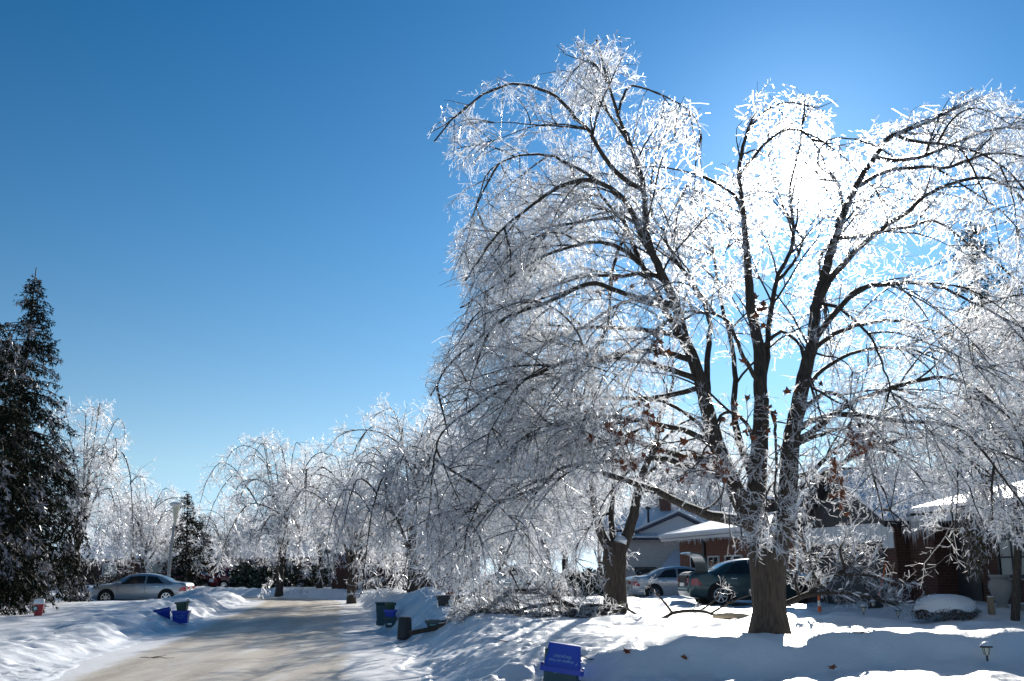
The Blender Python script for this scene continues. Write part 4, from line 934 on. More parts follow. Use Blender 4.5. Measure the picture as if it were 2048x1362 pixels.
def house_white():
    Y = 58.; p = at(1325, 1145, Y); zg = gz(p[0], Y)
    t = thing('white_brick_house', 'white painted brick house with pale gable and dark blue fascia', 'house', (float(p[0]), Y, zg), R(-4))
    k = Y / FPX; e = (1145 - 1082) * k + 1.65 - zg
    MB().box(-2.2, 7, 0, 9, -.5, e).build('wall', 'brick_white', t, uv=True)
    x0, x1, xm = (1270 - 1325) * k, (1432 - 1325) * k, (1360 - 1325) * k; ap = e + 1.35
    z0 = e + .25
    MB().prism([(x0, z0), (x1, z0), (xm, ap)], lambda x, z: (x, -.05, z), lambda x, z: (x, .1, z)).build('gable', 'siding', t)
    for a in (x0 - .35, x1 + .35):
        s = roof_slab(t, 'gable_roof', (a, -.35, z0 - .12), (a, 7, z0 - .12), (xm, 7, ap + .04), (xm, -.35, ap + .04), .13, 'fascia_blue')
        roof_slab(s, 'snow_layer', (a, -.30, z0 + .02), (a, 7, z0 + .02), (xm, 7, ap + .18), (xm, -.30, ap + .18), .14, 'snow')
    s = roof_slab(t, 'skirt_roof', (-2.6, -.75, e - .05), (5.2, -.75, e - .05), (5.2, .3, z0 - .03), (-2.6, .3, z0 - .03), .10, 'fascia_blue')
    roof_slab(s, 'snow_layer', (-2.6, -.74, e + .06), (5.2, -.74, e + .06), (5.2, .2, z0 + .07), (-2.6, .2, z0 + .07), .12, 'snow')
    # big roof behind, falling towards us
    s = roof_slab(t, 'main_roof', (-4.2, 2.2, e + .5), (7.5, 2.2, e + .5), (7.5, 7.5, e + 2.0), (-2.6, 7.5, e + 2.0), .12, 'fascia_blue')
    roof_slab(s, 'snow_layer', (-4.2, 2.2, e + .63), (7.5, 2.2, e + .63), (7.5, 7.5, e + 2.13), (-2.6, 7.5, e + 2.13), .15, 'snow')
    MB().tube([(-.5, 3.2, e + .5), (-.5, 3.2, e + 1.95)], .07, 8).lathe([(.15, e + 1.9), (.15, e + 2.02), (.02, e + 2.1)], 10, (-.5, 3.2, 0)).build('vent_pipe', 'trim_dark', t)
    c = MB().box(.5, 1.15, 6.4, 7.0, e + 1.2, e + 2.75).build('chimney', 'brick_red', t, uv=True); MB().box(.45, 1.2, 6.35, 7.05, e + 2.75, e + 2.9).build('cap', 'concrete', c)
    # porch roof leaning towards us
    s = roof_slab(t, 'porch_roof', (-.4, -2.4, 1.15), (3.0, -2.4, 1.15), (2.6, 0, 2.3), (.7, 0, 2.3), .10, 'fascia_blue')
    roof_slab(s, 'snow_layer', (-.4, -2.42, 1.26), (3.0, -2.42, 1.26), (2.6, 0, 2.41), (.7, 0, 2.41), .14, 'snow')
    for x in (-.1, 2.7): MB().box(x, x + .1, -2.3, -2.2, -.4, 1.15).build('porch_post', 'trim_white', t)
    MB().box(-1.6, 2.2, -3.2, -2.9, -.5, .55).build('planter', 'brick_red', t, uv=True)
    window(t, Matrix.Translation((-1.5, -.035, .3)), 1.1, 1.2, 2, 1, 'trim_dark', 'glass_dark')
    MB().tube([(-2.1, -.1, e), (-2.1, -.15, -.3)], .05, 6).build('downspout', 'trim_dark', t)
    return t
house_white()

# ------------------------------------------------------------------ vehicles
SEDAN = dict(x=[-2.38, -2.33, -2.15, -1.80, -1.45, -1.0, -.45, .15, .65, 1.15, 1.6, 2.0, 2.25, 2.38],
             top=[.66, .95, 1.04, 1.06, 1.15, 1.36, 1.46, 1.46, 1.34, 1.05, .98, .90, .78, .58], belt=[.64, .90, .96, .98, .97, .96, .95, .94, .93, .93, .90, .83, .72, .55],
             bot=[.42, .30, .25, .20, .19, .18, .18, .18, .18, .18, .19, .22, .27, .38], w=[.58, .80, .87, .90, .91, .92, .92, .92, .92, .91, .89, .84, .74, .56], tw=[.52, .70, .73, .72, .66, .60, .58, .58, .61, .68, .72, .70, .62, .48])
WAGON = dict(x=[-2.3, -2.27, -2.15, -1.9, -1.45, -1.0, -.45, .15, .65, 1.1, 1.6, 2.0, 2.2, 2.3],
             top=[.75, 1.2, 1.55, 1.66, 1.70, 1.72, 1.73, 1.70, 1.50, 1.12, 1.06, 1.0, .88, .62], belt=[.72, 1.0, 1.05, 1.05, 1.04, 1.03, 1.02, 1.01, 1.0, 1.0, .98, .92, .80, .58],
             bot=[.45, .35, .30, .26, .25, .24, .24, .24, .24, .24, .25, .28, .32, .42], w=[.7, .84, .88, .90, .91, .92, .92, .92, .92, .91, .89, .84, .76, .6], tw=[.6, .70, .68, .66, .66, .66, .66, .66, .66, .70, .74, .72, .66, .5])
def car(name, label, paint, loc, rz, prof=SEDAN, trunk_open=False, cat='car', scale=1., group=None):
    t = thing(name, label, cat, loc, rz, group); t.scale = (scale,) * 3
    X = np.array(prof['x']); xs_ = np.concatenate([np.linspace(X[0], X[1], 3), np.linspace(X[1], X[-2], 44)[1:], np.linspace(X[-2], X[-1], 3)[1:]])
    pts = smooth_line(np.stack([X] + [np.array(prof[k]) for k in ('top', 'belt', 'bot', 'w', 'tw')], -1), .02)
    g_ = lambda k, x: np.interp(x, pts[:, 0], pts[:, k])
    def sec(x):
        tp, be, bo, w_, tw = (g_(k, x) for k in (1, 2, 3, 4, 5)); mid = bo + (be - bo) * .45
        return [(0, bo), (w_ * .80, bo), (w_ * .95, bo + .08), (w_, mid), (w_ * .992, be - .10), (w_ * .965, be), (tw + (w_ * .965 - tw) * .04, be + (tp - be) * .86), (tw * .86, tp - (tp - be) * .035), (tw * .45, tp), (0, tp + .008)]
    half = [sec(x) for x in xs_]; nseg = len(half[0]); V = []; F = []
    for x, h in zip(xs_, half):
        V += [(x, y, z) for (y, z) in h] + [(x, -y, z) for (y, z) in reversed(h[1:-1])]
    m = 2 * nseg - 2
    for i in range(len(xs_) - 1):
        for k in range(m): F.append((i * m + k, i * m + (k + 1) % m, (i + 1) * m + (k + 1) % m, (i + 1) * m + k))
    F.append(tuple(range(m))); F.append(tuple(reversed([(len(xs_) - 1) * m + k for k in range(m)])))
    body = MB().add(V, F).build('body', paint, t, smooth=True)
    def panel(nm, x0, x1, f0, f1, m_, par, side=1, off=.006, nx_=8, ny_=4, sl0=0., sl1=0., rows=(5, 6)):
        V = []; 
        for j in range(ny_ + 1):
            f = f0 + (f1 - f0) * j / ny_
            for i in range(nx_ + 1):
                x = x0 + (x1 - x0) * i / nx_ + (sl0 * (1 - i / nx_) + sl1 * i / nx_) * j / ny_
                s = sec(x); a, b = s[rows[0]], s[rows[1]]
                V.append((x, side * (a[0] + (b[0] - a[0]) * f + off), a[1] + (b[1] - a[1]) * f))
        n = nx_ + 1; F = [(j * n + i, j * n + i + 1, (j + 1) * n + i + 1, (j + 1) * n + i) for j in range(ny_) for i in range(nx_)]
        if side < 0: F = [tuple(reversed(q)) for q in F]
        return MB().add(V, F).build(nm, m_, par, smooth=True)
    def deck(nm, x0, x1, wf, m_, par, off=.006, nx_=6):
        V = []
        for i in range(nx_ + 1):
            x = x0 + (x1 - x0) * i / nx_; s = sec(x); yy = s[7][0] * wf
            for q in np.linspace(-1, 1, 7):
                y = yy * q; z = np.interp(abs(y), [0, s[8][0], s[7][0], s[6][0]], [s[9][1], s[8][1], s[7][1], s[6][1]]); V.append((x, y, z + off))
        F = [(i * 7 + j, i * 7 + j + 1, (i + 1) * 7 + j + 1, (i + 1) * 7 + j) for i in range(nx_) for j in range(6)]
        return MB().add(V, [tuple(reversed(q)) for q in F]).build(nm, m_, par, smooth=True)
    wagon = prof is WAGON
    for s in (1, -1):
        if wagon:
            for (a, b, c, d) in ((-2.05, -1.35, .05, 0), (-1.25, -.35, 0, 0), (-.25, .72, 0, -.28)): panel('side_window', a, b, .10, .92, 'glass_dark', t, s, sl0=c, sl1=d)
        else:
            panel('side_window', -1.30, -.42, .10, .90, 'glass_dark', t, s, sl0=.42, sl1=.02); panel('side_window', -.32, .82, .10, .90, 'glass_dark', t, s, sl0=.0, sl1=-.38)
        for xd in (-1.25, -.37, .92):   # door shut lines, and handles
            panel('door_seam', xd - .006, xd + .006, -1.0, 1., 'trim_dark', t, s, off=.003, nx_=1, rows=(4, 5))
            panel('door_seam', xd - .006, xd + .006, 0, 1., 'trim_dark', t, s, off=.003, nx_=1, rows=(3, 4))
        for xd in (-1.05, -.12): MB().box(xd, xd + .2, s * .915 - .02, s * .915 + .025, .83, .865).build('door_handle', 'chrome', t, bevel=.008)
        panel('tail_light', X[0] + .06, X[0] + .40, .25, .98, 'tail_red', t, s, off=.008, sl0=0, sl1=-.16, rows=(3, 4))
        panel('head_light', X[-1] - .55, X[-1] - .2, .0, .95, 'tail_clear', t, s, off=.008, rows=(3, 4))
        MB().box(.72, .92, s * .93 - (.0 if s > 0 else .16), s * .93 + (.16 if s > 0 else 0), .98, 1.1).build('mirror', paint, t, bevel=.04)
        MB().box(X[0] - .012, X[0] + .1, s * .50 - .17, s * .50 + .17, .72, .86).build('tail_light', 'tail_red', t, bevel=.02)
    deck('windscreen', .52, 1.08, .95, 'glass_dark', t)
    if wagon: MB().box(-2.30, -2.22, -.62, .62, 1.1, 1.5).build('rear_window', 'glass_dark', t, bevel=.02)
    else: deck('rear_window', -1.58, -.98, .95, 'glass_dark', t)
    MB().box(X[0] - .03, X[0] + .12, -.66, .66, .40, .56).build('bumper', paint, t, bevel=.05)
    MB().box(X[0] - .035, X[0] + .02, -.26, .26, .60, .71).build('number_plate', 'paper', t)
    MB().box(X[-1] - .08, X[-1] + .01, -.5, .5, .42, .56).build('grille', 'trim_dark', t, bevel=.02)
    # wheels in dark arches
    Ry = Matrix.Rotation(math.pi / 2, 4, 'X')
    for xw in (-1.42, 1.44):
        for s in (1, -1):
            wy = float(g_(4, xw))
            a = MB().lathe([(.40, -.10), (.40, .012), (.385, .014)], 28, M=Matrix.Translation((xw, s * wy, .36)) @ (Ry if s < 0 else Ry @ Matrix.Rotation(math.pi, 4, 'X'))); a.build('wheel_arch', 'rubber', t)
            wh = MB().lathe([(.20, -.11), (.29, -.11), (.325, -.08), (.33, 0), (.325, .07), (.29, .10), (.22, .105)], 28, M=Matrix.Translation((xw, s * (wy - .075), .33)) @ (Ry if s < 0 else Ry @ Matrix.Rotation(math.pi, 4, 'X'))).build('wheel', 'rubber', t, smooth=True)
            rim = MB()
            for k in range(7):
                Mk = Matrix.Translation((xw, s * (wy + .024), .33)) @ Matrix.Rotation(2 * math.pi * k / 7, 4, 'Y'); rim.box(-.022, .022, -.012, .012, .03, .215, Mk)
            rim.lathe([(.06, -.02), (.06, .02)], 12, M=Matrix.Translation((xw, s * (wy + .025), .33)) @ Ry)
            rim.lathe([(.20, -.02), (.225, -.02), (.225, .016), (.20, .016)], 28, M=Matrix.Translation((xw, s * (wy + .022), .33)) @ Ry, cap=False).build('rim', 'chrome', wh)
    if trunk_open:
        deck('trunk_opening', -2.30, -1.72, .98, 'trim_dark', t, off=.012)
        MB().box(X[0] - .012, X[0] + .06, -.56, .56, .62, .95).build('trunk_mouth', 'rubber', t)
        V = []; n = 9; yy = np.linspace(-.68, .68, 7)
        for i in range(n):
            q = i / (n - 1)
            x = -1.72 - .30 * q ** 2 * (1 if q < .75 else 1) - (.22 * max(0, q - .72) / .28); z = 1.06 + .62 * math.sin(min(q, 1) * math.pi / 2 * .98)
            for y in yy: V.append((x, y * (1 - .06 * q), z - .03 * abs(y) ** 2))
        for i in range(n):
            q = i / (n - 1)
            x = -1.765 - .30 * q ** 2 - (.22 * max(0, q - .72) / .28); z = 1.06 + .58 * math.sin(q * math.pi / 2 * .98)
            for y in yy: V.append((x, y * (1 - .06 * q), z - .03 * abs(y) ** 2))
        F = [(i * 7 + j, i * 7 + j + 1, (i + 1) * 7 + j + 1, (i + 1) * 7 + j) for i in range(n - 1) for j in range(6)]
        F += [tuple(reversed([a + n * 7 for a in f])) for f in F]
        rim_ = [j for j in range(7)] + [i * 7 + 6 for i in range(1, n)] + [(n - 1) * 7 + j for j in range(5, -1, -1)] + [i * 7 for i in range(n - 2, 0, -1)]
        for a, b in zip(rim_, rim_[1:] + rim_[:1]): F.append((a, b, b + n * 7, a + n * 7))
        lid = MB().add(V, F).build('trunk_lid', 'paint_green', t, smooth=True)
        MB().tube([(-1.7, .6, 1.0), (-1.8, .62, 1.35)], .02, 6).build('hinge', 'trim_dark', lid)
    # thin snow on the roof
    return t
p = place(287, 51)
car('silver_sedan', 'silver sedan parked side on in the snowy drive beside the spruces', 'paint_silver', (p[0], p[1], p[2] - .02), math.pi + R(4))
p = place(1508, 33.5)
car('green_sedan', 'dark green sedan with open trunk lid behind the big maple trunk', 'paint_green', (p[0], p[1], gz(p[0], p[1] - 1.2) - .06), R(5), trunk_open=True)
p = place(1362, 44.5)
car('silver_sedan', 'silver sedan parked beyond the green sedan before the white brick house', 'paint_silver', (p[0], p[1], p[2] - .1), R(5))
p = place(388, 84); car('red_wagon', 'red wagon parked behind the silver sedan on the left drive', 'paint_red', (p[0], p[1], p[2] - .1), R(-8), WAGON)
p = place(488, 85); car('red_hatchback', 'dark red wagon half hidden by the hedge beyond the road bend', 'paint_red', (p[0], p[1], p[2] - .1), R(6), WAGON)
p = place(1040, 47); car('pale_sedan', 'pale sedan glimpsed under icy twigs behind the fire hydrant lawn', 'paint_pale', (p[0], p[1], p[2] - .05), math.pi - R(6))

# ------------------------------------------------------------------ street lamp
def lamp():
    p = place(338, 56); hgt = float(at(353, 1003, 56)[2]) - p[2]
    t = thing('street_lamp', 'tall pole street lamp with flat disc cap before the far spruce', 'street lamp', p)
    MB().tube([(0, 0, -.2), (0, 0, hgt * .5), (.12, 0, hgt - .9)], [.11, .085, .06], 12).build('pole', 'metal_grey', t, smooth=True)
    MB().lathe([(.07, hgt - 1.3), (.09, hgt - 1.0), (.20, hgt - .35), (.20, hgt - .25)], 20, (.12, 0, 0)).build('lamp_glass', 'lens_pale', t, smooth=True)
    MB().lathe([(.30, hgt - .25), (.36, hgt - .18), (.34, hgt - .08), (.12, hgt)], 24, (.12, 0, 0)).build('lamp_cap', 'lamp_white', t, smooth=True)
    MB().box(-.14, .14, -.14, .14, -.1, .35).build('base', 'metal_grey', t, bevel=.02)
lamp()

# ------------------------------------------------------------------ bins
def rrect(hx, hy, r, n=5):
    out = []
    for (cx, cy_, a0) in ((hx - r, hy - r, 0), (-hx + r, hy - r, 90), (-hx + r, -hy + r, 180), (hx - r, -hy + r, 270)):
        for k in range(n): a = R(a0 + 90 * k / (n - 1)); out.append((cx + r * math.cos(a), cy_ + r * math.sin(a)))
    return out
def tub(parent, name, m, wx, wy, h, M=None, taper=.86, rim=.025, r=.05):
    """open rectangular tub: outer wall, lip, inner wall and floor"""
    lev = [(taper, 0, 0), (1 - (1 - taper) * .12, h - .07, 0), (1, h - .07, rim), (1, h, rim), (1, h, -.012), (taper, .02, -.012)]
    V = []; n = 20
    for (s, z, o) in lev: V += [(x, y, z) for x, y in rrect(wx / 2 * s + o, wy / 2 * s + o, r)]
    F = [tuple(reversed(range(n)))] + [(i * n + k, i * n + (k + 1) % n, (i + 1) * n + (k + 1) % n, (i + 1) * n + k) for i in range(len(lev) - 1) for k in range(n)] + [tuple((len(lev) - 1) * n + k for k in range(n))]
    o = MB().add(V, F).build(name, m, parent, smooth=True)
    if M is not None: o.matrix_local = M
    return o
def text_mesh(body, size, m, parent, M, shear=0., name='lettering'):
    cu = bpy.data.curves.new('t', 'FONT'); cu.body = body; cu.size = size; cu.align_x = 'CENTER'; cu.shear = shear; cu.extrude = .0006; cu.resolution_u = 3
    o = bpy.data.objects.new('t', cu); C.objects.link(o); bpy.context.view_layer.update()
    me = bpy.data.meshes.new_from_object(o); bpy.data.objects.remove(o); me.materials.clear(); me.materials.append(MATS[m])
    q = link(name, me, parent); q.matrix_local = M; return q
def blue_boxes():
    Y = 14.6; p = at(1122, 1350, Y); zt = float(at(1130, 1290, Y)[2]); zg = max(gz(p[0], Y), 0.)
    tilt = Matrix.Rotation(R(8.5), 4, 'Y') @ Matrix.Rotation(R(-3), 4, 'X')
    # teal tub, upside down, on the snow
    t = thing('recycling_box', 'teal recycling box turned upside down beneath the bright blue box by the driveway', 'bin', (float(p[0]), Y, zg), R(-4))
    hb = zt - zg - .035
    flip = Matrix.Rotation(math.pi, 4, 'X')
    tub(t, 'tub', 'plastic_teal', .50, .40, hb, Matrix.Translation((0, 0, hb)) @ flip, taper=.86)
    face = lambda z: -.40 / 2 * (1 - (1 - .86) * (z / hb)) - .004
    MB().box(-.12, .08, face(.24) - .006, face(.24) + .004, .232, .240).build('print_line', 'print_teal', t); MB().box(-.10, .06, face(.21) - .006, face(.21) + .004, .20, .222).build('print_line', 'print_teal', t)
    # blue box upside down over it, tilted
    h = .385
    t2 = thing('blue_box', 'bright blue recycling box upside down with pale lettering on its side', 'bin', (float(p[0]) + .01, Y, zt - h + .02), R(-4))
    t2.rotation_euler = (R(-2), R(8), R(-4))
    b = tub(t2, 'tub', 'plastic_blue', .53, .43, h, Matrix.Translation((0, 0, h)) @ flip, taper=.84, rim=.03)
    fy = lambda z: -.43 / 2 * (1 - .16 * (z / h) * .93) - .006
    base = Matrix.Rotation(R(95.2), 4, 'X') @ Matrix.Rotation(math.pi, 4, 'Z')
    text_mesh('Region of Peel', .058, 'print_pale', b, (Matrix.Translation((0, 0, h)) @ flip).inverted() @ (Matrix.Translation((-.02, fy(.175), .175)) @ base), .1)
    text_mesh('Recycles!', .066, 'print_pale', b, (Matrix.Translation((0, 0, h)) @ flip).inverted() @ (Matrix.Translation((-.01, fy(.235), .235)) @ base), .35)
    text_mesh('P', .06, 'print_pale', b, (Matrix.Translation((0, 0, h)) @ flip).inverted() @ (Matrix.Translation((.19, fy(.16), .16)) @ base), .1, 'emblem')
    for s in (-1, 1): MB().box(s * .285 - .02, s * .285 + .02, -.09, .09, -.01, .10).build('handle', 'plastic_blue', t2, bevel=.012)
blue_boxes()
def at_edge(px, py):
    p = on_ground(px, py); return (float(p[0]), float(p[1]), gz(p[0], p[1]))
def roadside_bins():
    p = at_edge(768, 1252)
    z = max(p[2], 0.02)
    t = thing('wheeled_bin', 'dark green wheeled bin standing behind the stacked boxes at the road edge', 'bin', (p[0] - .05, p[1] + .35, z - .02), R(8))
    MB().prism([(-.20, 0), (.20, 0), (.25, .62), (-.25, .62)], lambda x, y: (x, -.18, y), lambda x, y: (x, .2, y)).build('body', 'plastic_teal', t, bevel=.03)
    MB().box(-.27, .27, -.22, .24, .622, .67).build('lid', 'plastic_teal', t, bevel=.015)
    MB().box(-.22, .22, .2, .26, .5, .55).build('handle', 'plastic_dark', t)
    for s in (-1, 1): MB().lathe([(.07, -.02), (.07, .02)], 14, M=Matrix.Translation((s * .2, .2, .07)) @ Matrix.Rotation(math.pi / 2, 4, 'Y')).build('wheel', 'rubber', t)
    q = at_edge(776, 1256); zq = max(q[2], .02)
    t = thing('recycling_box', 'dark box with white label at the bottom of the roadside stack', 'bin', (q[0] + .06, q[1], zq), R(3)); tub(t, 'tub', 'plastic_teal', .30, .30, .29); MB().box(-.07, .05, -.146, -.138, .08, .12).build('label', 'paper', t)
    t = thing('blue_box', 'small bright blue box in the middle of the roadside stack', 'bin', (q[0] + .06, q[1], zq + .292), R(-4)); tub(t, 'tub', 'plastic_blue', .30, .30, .20)
    t = thing('green_tub', 'green tub on top of the roadside stack', 'bin', (q[0] + .05, q[1] + .02, zq + .494), R(5)); tub(t, 'tub', 'plastic_green', .27, .27, .19)
    q = at_edge(809, 1277); zq = max(q[2], 0.) - .02
    t = thing('garbage_can', 'black garbage can upside down at the edge of the road', 'garbage can', (q[0], q[1], zq))
    MB().lathe([(.185, 0), (.19, .03), (.175, .04), (.150, .50), (.14, .52), (.02, .522)], 28).build('body', 'plastic_dark', t, smooth=True)
    rb = MB()
    for k in range(14):
        a = 2 * math.pi * k / 14; rb.tube([(math.cos(a) * .176, math.sin(a) * .176, .05), (math.cos(a) * .152, math.sin(a) * .152, .49)], .006, 5)
    rb.build('ribs', 'plastic_dark', t)['kind'] = 'stuff'
    q = at_edge(872, 1254)
    t = thing('recycling_box', 'shallow teal recycling box sunk in the roadside snow by the fallen limb', 'bin', (q[0], q[1], q[2] - .03), R(-12)); tub(t, 'tub', 'plastic_teal', .42, .34, .19); MB().box(-.1, .06, -.165, -.158, .06, .10).build('label', 'print_teal', t)
    # left-hand side of the road
    q = at_edge(361, 1246); z = max(q[2], .02) - .02
    t = thing('blue_box', 'large bright blue box on the left bank under the green tub', 'bin', (q[0], q[1], z), R(6)); b = tub(t, 'tub', 'plastic_blue', .50, .42, .39)
    text_mesh('Region of Peel', .05, 'print_pale', b, Matrix.Translation((0, -.208, .22)) @ Matrix.Rotation(R(86), 4, 'X')); text_mesh('Recycles!', .05, 'print_pale', b, Matrix.Translation((0, -.204, .16)) @ Matrix.Rotation(R(86), 4, 'X'), .3)
    t = thing('green_tub', 'dark green tub with loop handle on top of the left blue box', 'bin', (q[0] + .03, q[1], z + .392), R(-5)); t.rotation_euler = (0, R(-4), R(-5)); tub(t, 'tub', 'plastic_green', .34, .30, .27)
    MB().tube([(.14, 0, .25), (.17, 0, .33), (.22, 0, .33), (.2, 0, .24)], .015, 6).build('handle', 'plastic_green', t)
    q = at_edge(318, 1232)
    t = thing('blue_box', 'bright blue box half buried in the left snow bank', 'bin', (q[0] - .1, q[1] + .7, q[2] - .16), R(20)); t.rotation_euler = (R(8), R(-12), R(20)); tub(t, 'tub', 'plastic_blue', .5, .4, .34)
    # black tote with a paper notice by the hydrant
    q = at_edge(902, 1209)
    t = thing('storage_tote', 'black storage tote with white notice on its side before the hydrant', 'tote', (q[0], q[1], q[2] - .03), R(-6)); s_ = q[1] / FPX * 46
    tub(t, 'tub', 'plastic_dark', s_, .55, s_ * .36, taper=.95); MB().box(-.02, .12, -.285, -.277, .04, .23).build('notice', 'paper', t)
    MB().box(-s_ / 2 - .04, s_ / 2 + .04, -.32, .32, s_ * .361, s_ * .361 + .04).build('lid', 'plastic_dark', t, bevel=.01)
    q = (q[0] - .05, q[1] + .9); z = gz(*q)
    t = thing('fire_hydrant', 'faded red fire hydrant behind the black tote', 'hydrant', (q[0], q[1], z - .05)); k = q[1] / FPX * 40 / .9
    MB().lathe([(.16, 0), (.16, .06), (.11, .07), (.11, .6), (.15, .61), (.15, .66), (.12, .68), (.10, .78), (.04, .84), (.04, .9)], 18).build('barrel', 'hydrant_red', t, smooth=True)
    for s in (-1, 1): MB().lathe([(.06, 0), (.06, .1), (.075, .1), (.075, .14), (.02, .15)], 12, M=Matrix.Translation((s * .1, 0, .5)) @ Matrix.Rotation(s * math.pi / 2, 4, 'Y')).build('nozzle', 'hydrant_red', t, smooth=True)
    MB().lathe([(.075, 0), (.075, .09), (.09, .09), (.09, .14), (.02, .15)], 12, M=Matrix.Translation((0, -.1, .42)) @ Matrix.Rotation(math.pi / 2, 4, 'X')).build('pumper_nozzle', 'hydrant_red', t, smooth=True)
    t.scale = (k, k, k)
    # red tub with pale lid by the near spruce
    q = at_edge(76, 1231)
    t = thing('red_tub', 'red tapered tub with pale lid and green ring emblem under the spruce boughs', 'tub', (q[0], q[1], q[2] - .03)); k = q[1] / FPX * 33 / .55
    MB().lathe([(.115, 0), (.12, .02), (.155, .38), (.155, .385)], 24).build('body', 'plastic_red', t, smooth=True)
    MB().lathe([(.155, .387), (.165, .40), (.165, .50), (.14, .54), (.03, .55)], 24).build('lid', 'siding', t, smooth=True)
    Mr = Matrix.Translation((-.04, -.150, .255)) @ Matrix.Rotation(R(84), 4, 'X')
    e = MB().lathe([(.052, -.006), (.085, -.006), (.085, .010), (.052, .010), (.052, -.006)], 24, M=Mr, cap=False).build('emblem', 'wreath', t); MB().lathe([(.05, -.006), (.05, .006)], 20, M=Mr).build('emblem_centre', 'siding', e)
    t.scale = (k, k, k)
roadside_bins()

# ------------------------------------------------------------------ small things on the lawn
def path_light(px, py, label, s=1.):
    q = on_ground(px, py); t = thing('path_light', label, 'path light', (float(q[0]), float(q[1]), float(q[2]) - .02)); t.scale = (s,) * 3
    MB().tube([(0, 0, -.15), (0, 0, .12)], .014, 8).build('stake', 'trim_dark', t)
    MB().lathe([(.032, .10), (.05, .19), (.052, .20), (.03, .205)], 16).build('lens', 'lens_pale', t, smooth=True)
    c = MB()
    for k in range(5): a = 2 * math.pi * k / 5; c.tube([(math.cos(a) * .035, math.sin(a) * .035, .10), (math.cos(a) * .055, math.sin(a) * .055, .20)], .004, 5)
    c.build('cage', 'trim_dark', t)
    MB().lathe([(.085, .20), (.088, .215), (.05, .25), (.01, .26)], 20).build('cap', 'trim_dark', t, smooth=True)
    MB().lathe([(.080, .222), (.06, .25), (.03, .272), (.002, .276)], 20).build('snow_cap', 'snow', t, smooth=True)
path_light(1975, 1322, 'black cage path light on the shaded snow berm near the driveway')
path_light(1797, 1237, 'small path light poking from the lawn between big maple and rounded bush', .9)
path_light(1728, 1230, 'path light nearly buried in snow beside the fallen twigs', .9)
path_light(1747, 1218, 'path light with snow dome at the tip of the fallen limb before the garage', .9)
q = on_ground(1984, 1229); t = thing('wooden_post', 'short square wooden post in the snow by the rounded bush', 'post', (float(q[0]), float(q[1]), float(q[2]) - .05))
MB().box(-.055, .055, -.055, .055, 0, .40).build('post', 'post_wood', t, bevel=.008); MB().box(-.05, .05, -.05, .05, .402, .425).build('snow_cap', 'snow', t, bevel=.01)
q = at(2003, 1195, 22.3); zq = gz(q[0], 22.3)
t = thing('garden_urn', 'large ribbed stone urn against the dark brick wall', 'urn', (float(q[0]), 22.3, zq - .02))
MB().lathe([(.12, 0), (.13, .05), (.10, .09), (.20, .30), (.25, .45), (.23, .56), (.17, .62), (.22, .68), (.22, .71), (.18, .71), (.15, .6)], 28).build('body', 'concrete', t, smooth=True)
t2 = thing('stone_block', 'low concrete step block by the garden urn', 'block', (float(q[0]) + .62, 22.2, gz(q[0] + .62, 22.2) - .05)); MB().box(-.25, .25, -.2, .2, 0, .24).build('block', 'concrete', t2, bevel=.015); MB().box(-.23, .23, -.18, .18, .241, .28).build('snow_cap', 'snow', t2, bevel=.02)
q = at(1637, 1187, 24.5); zq = gz(q[0], 24.5)
t = thing('garden_flag', 'narrow orange and white marker standing behind the fallen limb', 'marker', (float(q[0]), 24.5, zq))
MB().tube([(0, 0, -.1), (.02, 0, .75)], .012, 6).build('pole', 'metal_grey', t)
for k in range(4): MB().lathe([(.05 - .009 * k, .16 + .13 * k), (.042 - .009 * k, .285 + .13 * k)], 10).build('band', 'orange' if k % 2 == 0 else 'paper', t)
# shovels leaning on the brick pier
for k, (px, lab) in enumerate(((1752, 'orange handled snow shovel leaning by the garage'), (1770, 'tan handled garden fork leaning on the brick pier'))):
    q = at(px, 1200, 26.4); z = gz(q[0], 26.4)
    t = thing('snow_shovel' if k == 0 else 'garden_fork', lab, 'shovel' if k == 0 else 'fork', (float(q[0]), 26.4, z))
    MB().tube([(0, 0, .05), (.42, .25, 1.15)], .018, 8).build('handle', 'orange' if k == 0 else 'pale_wood', t)
    if k == 0: MB().box(-.22, .2, -.03, .0, -.05, .32).build('blade', 'plastic_dark', t, bevel=.01)
    else: MB().box(-.1, .1, -.02, .0, .05, .09).build('fork_head', 'trim_dark', t); 
    if k == 1:
        for q_ in range(4): MB().box(-.1 + q_ * .063, -.09 + q_ * .063, -.015, -.005, -.12, .05).build('tine', 'trim_dark', t)

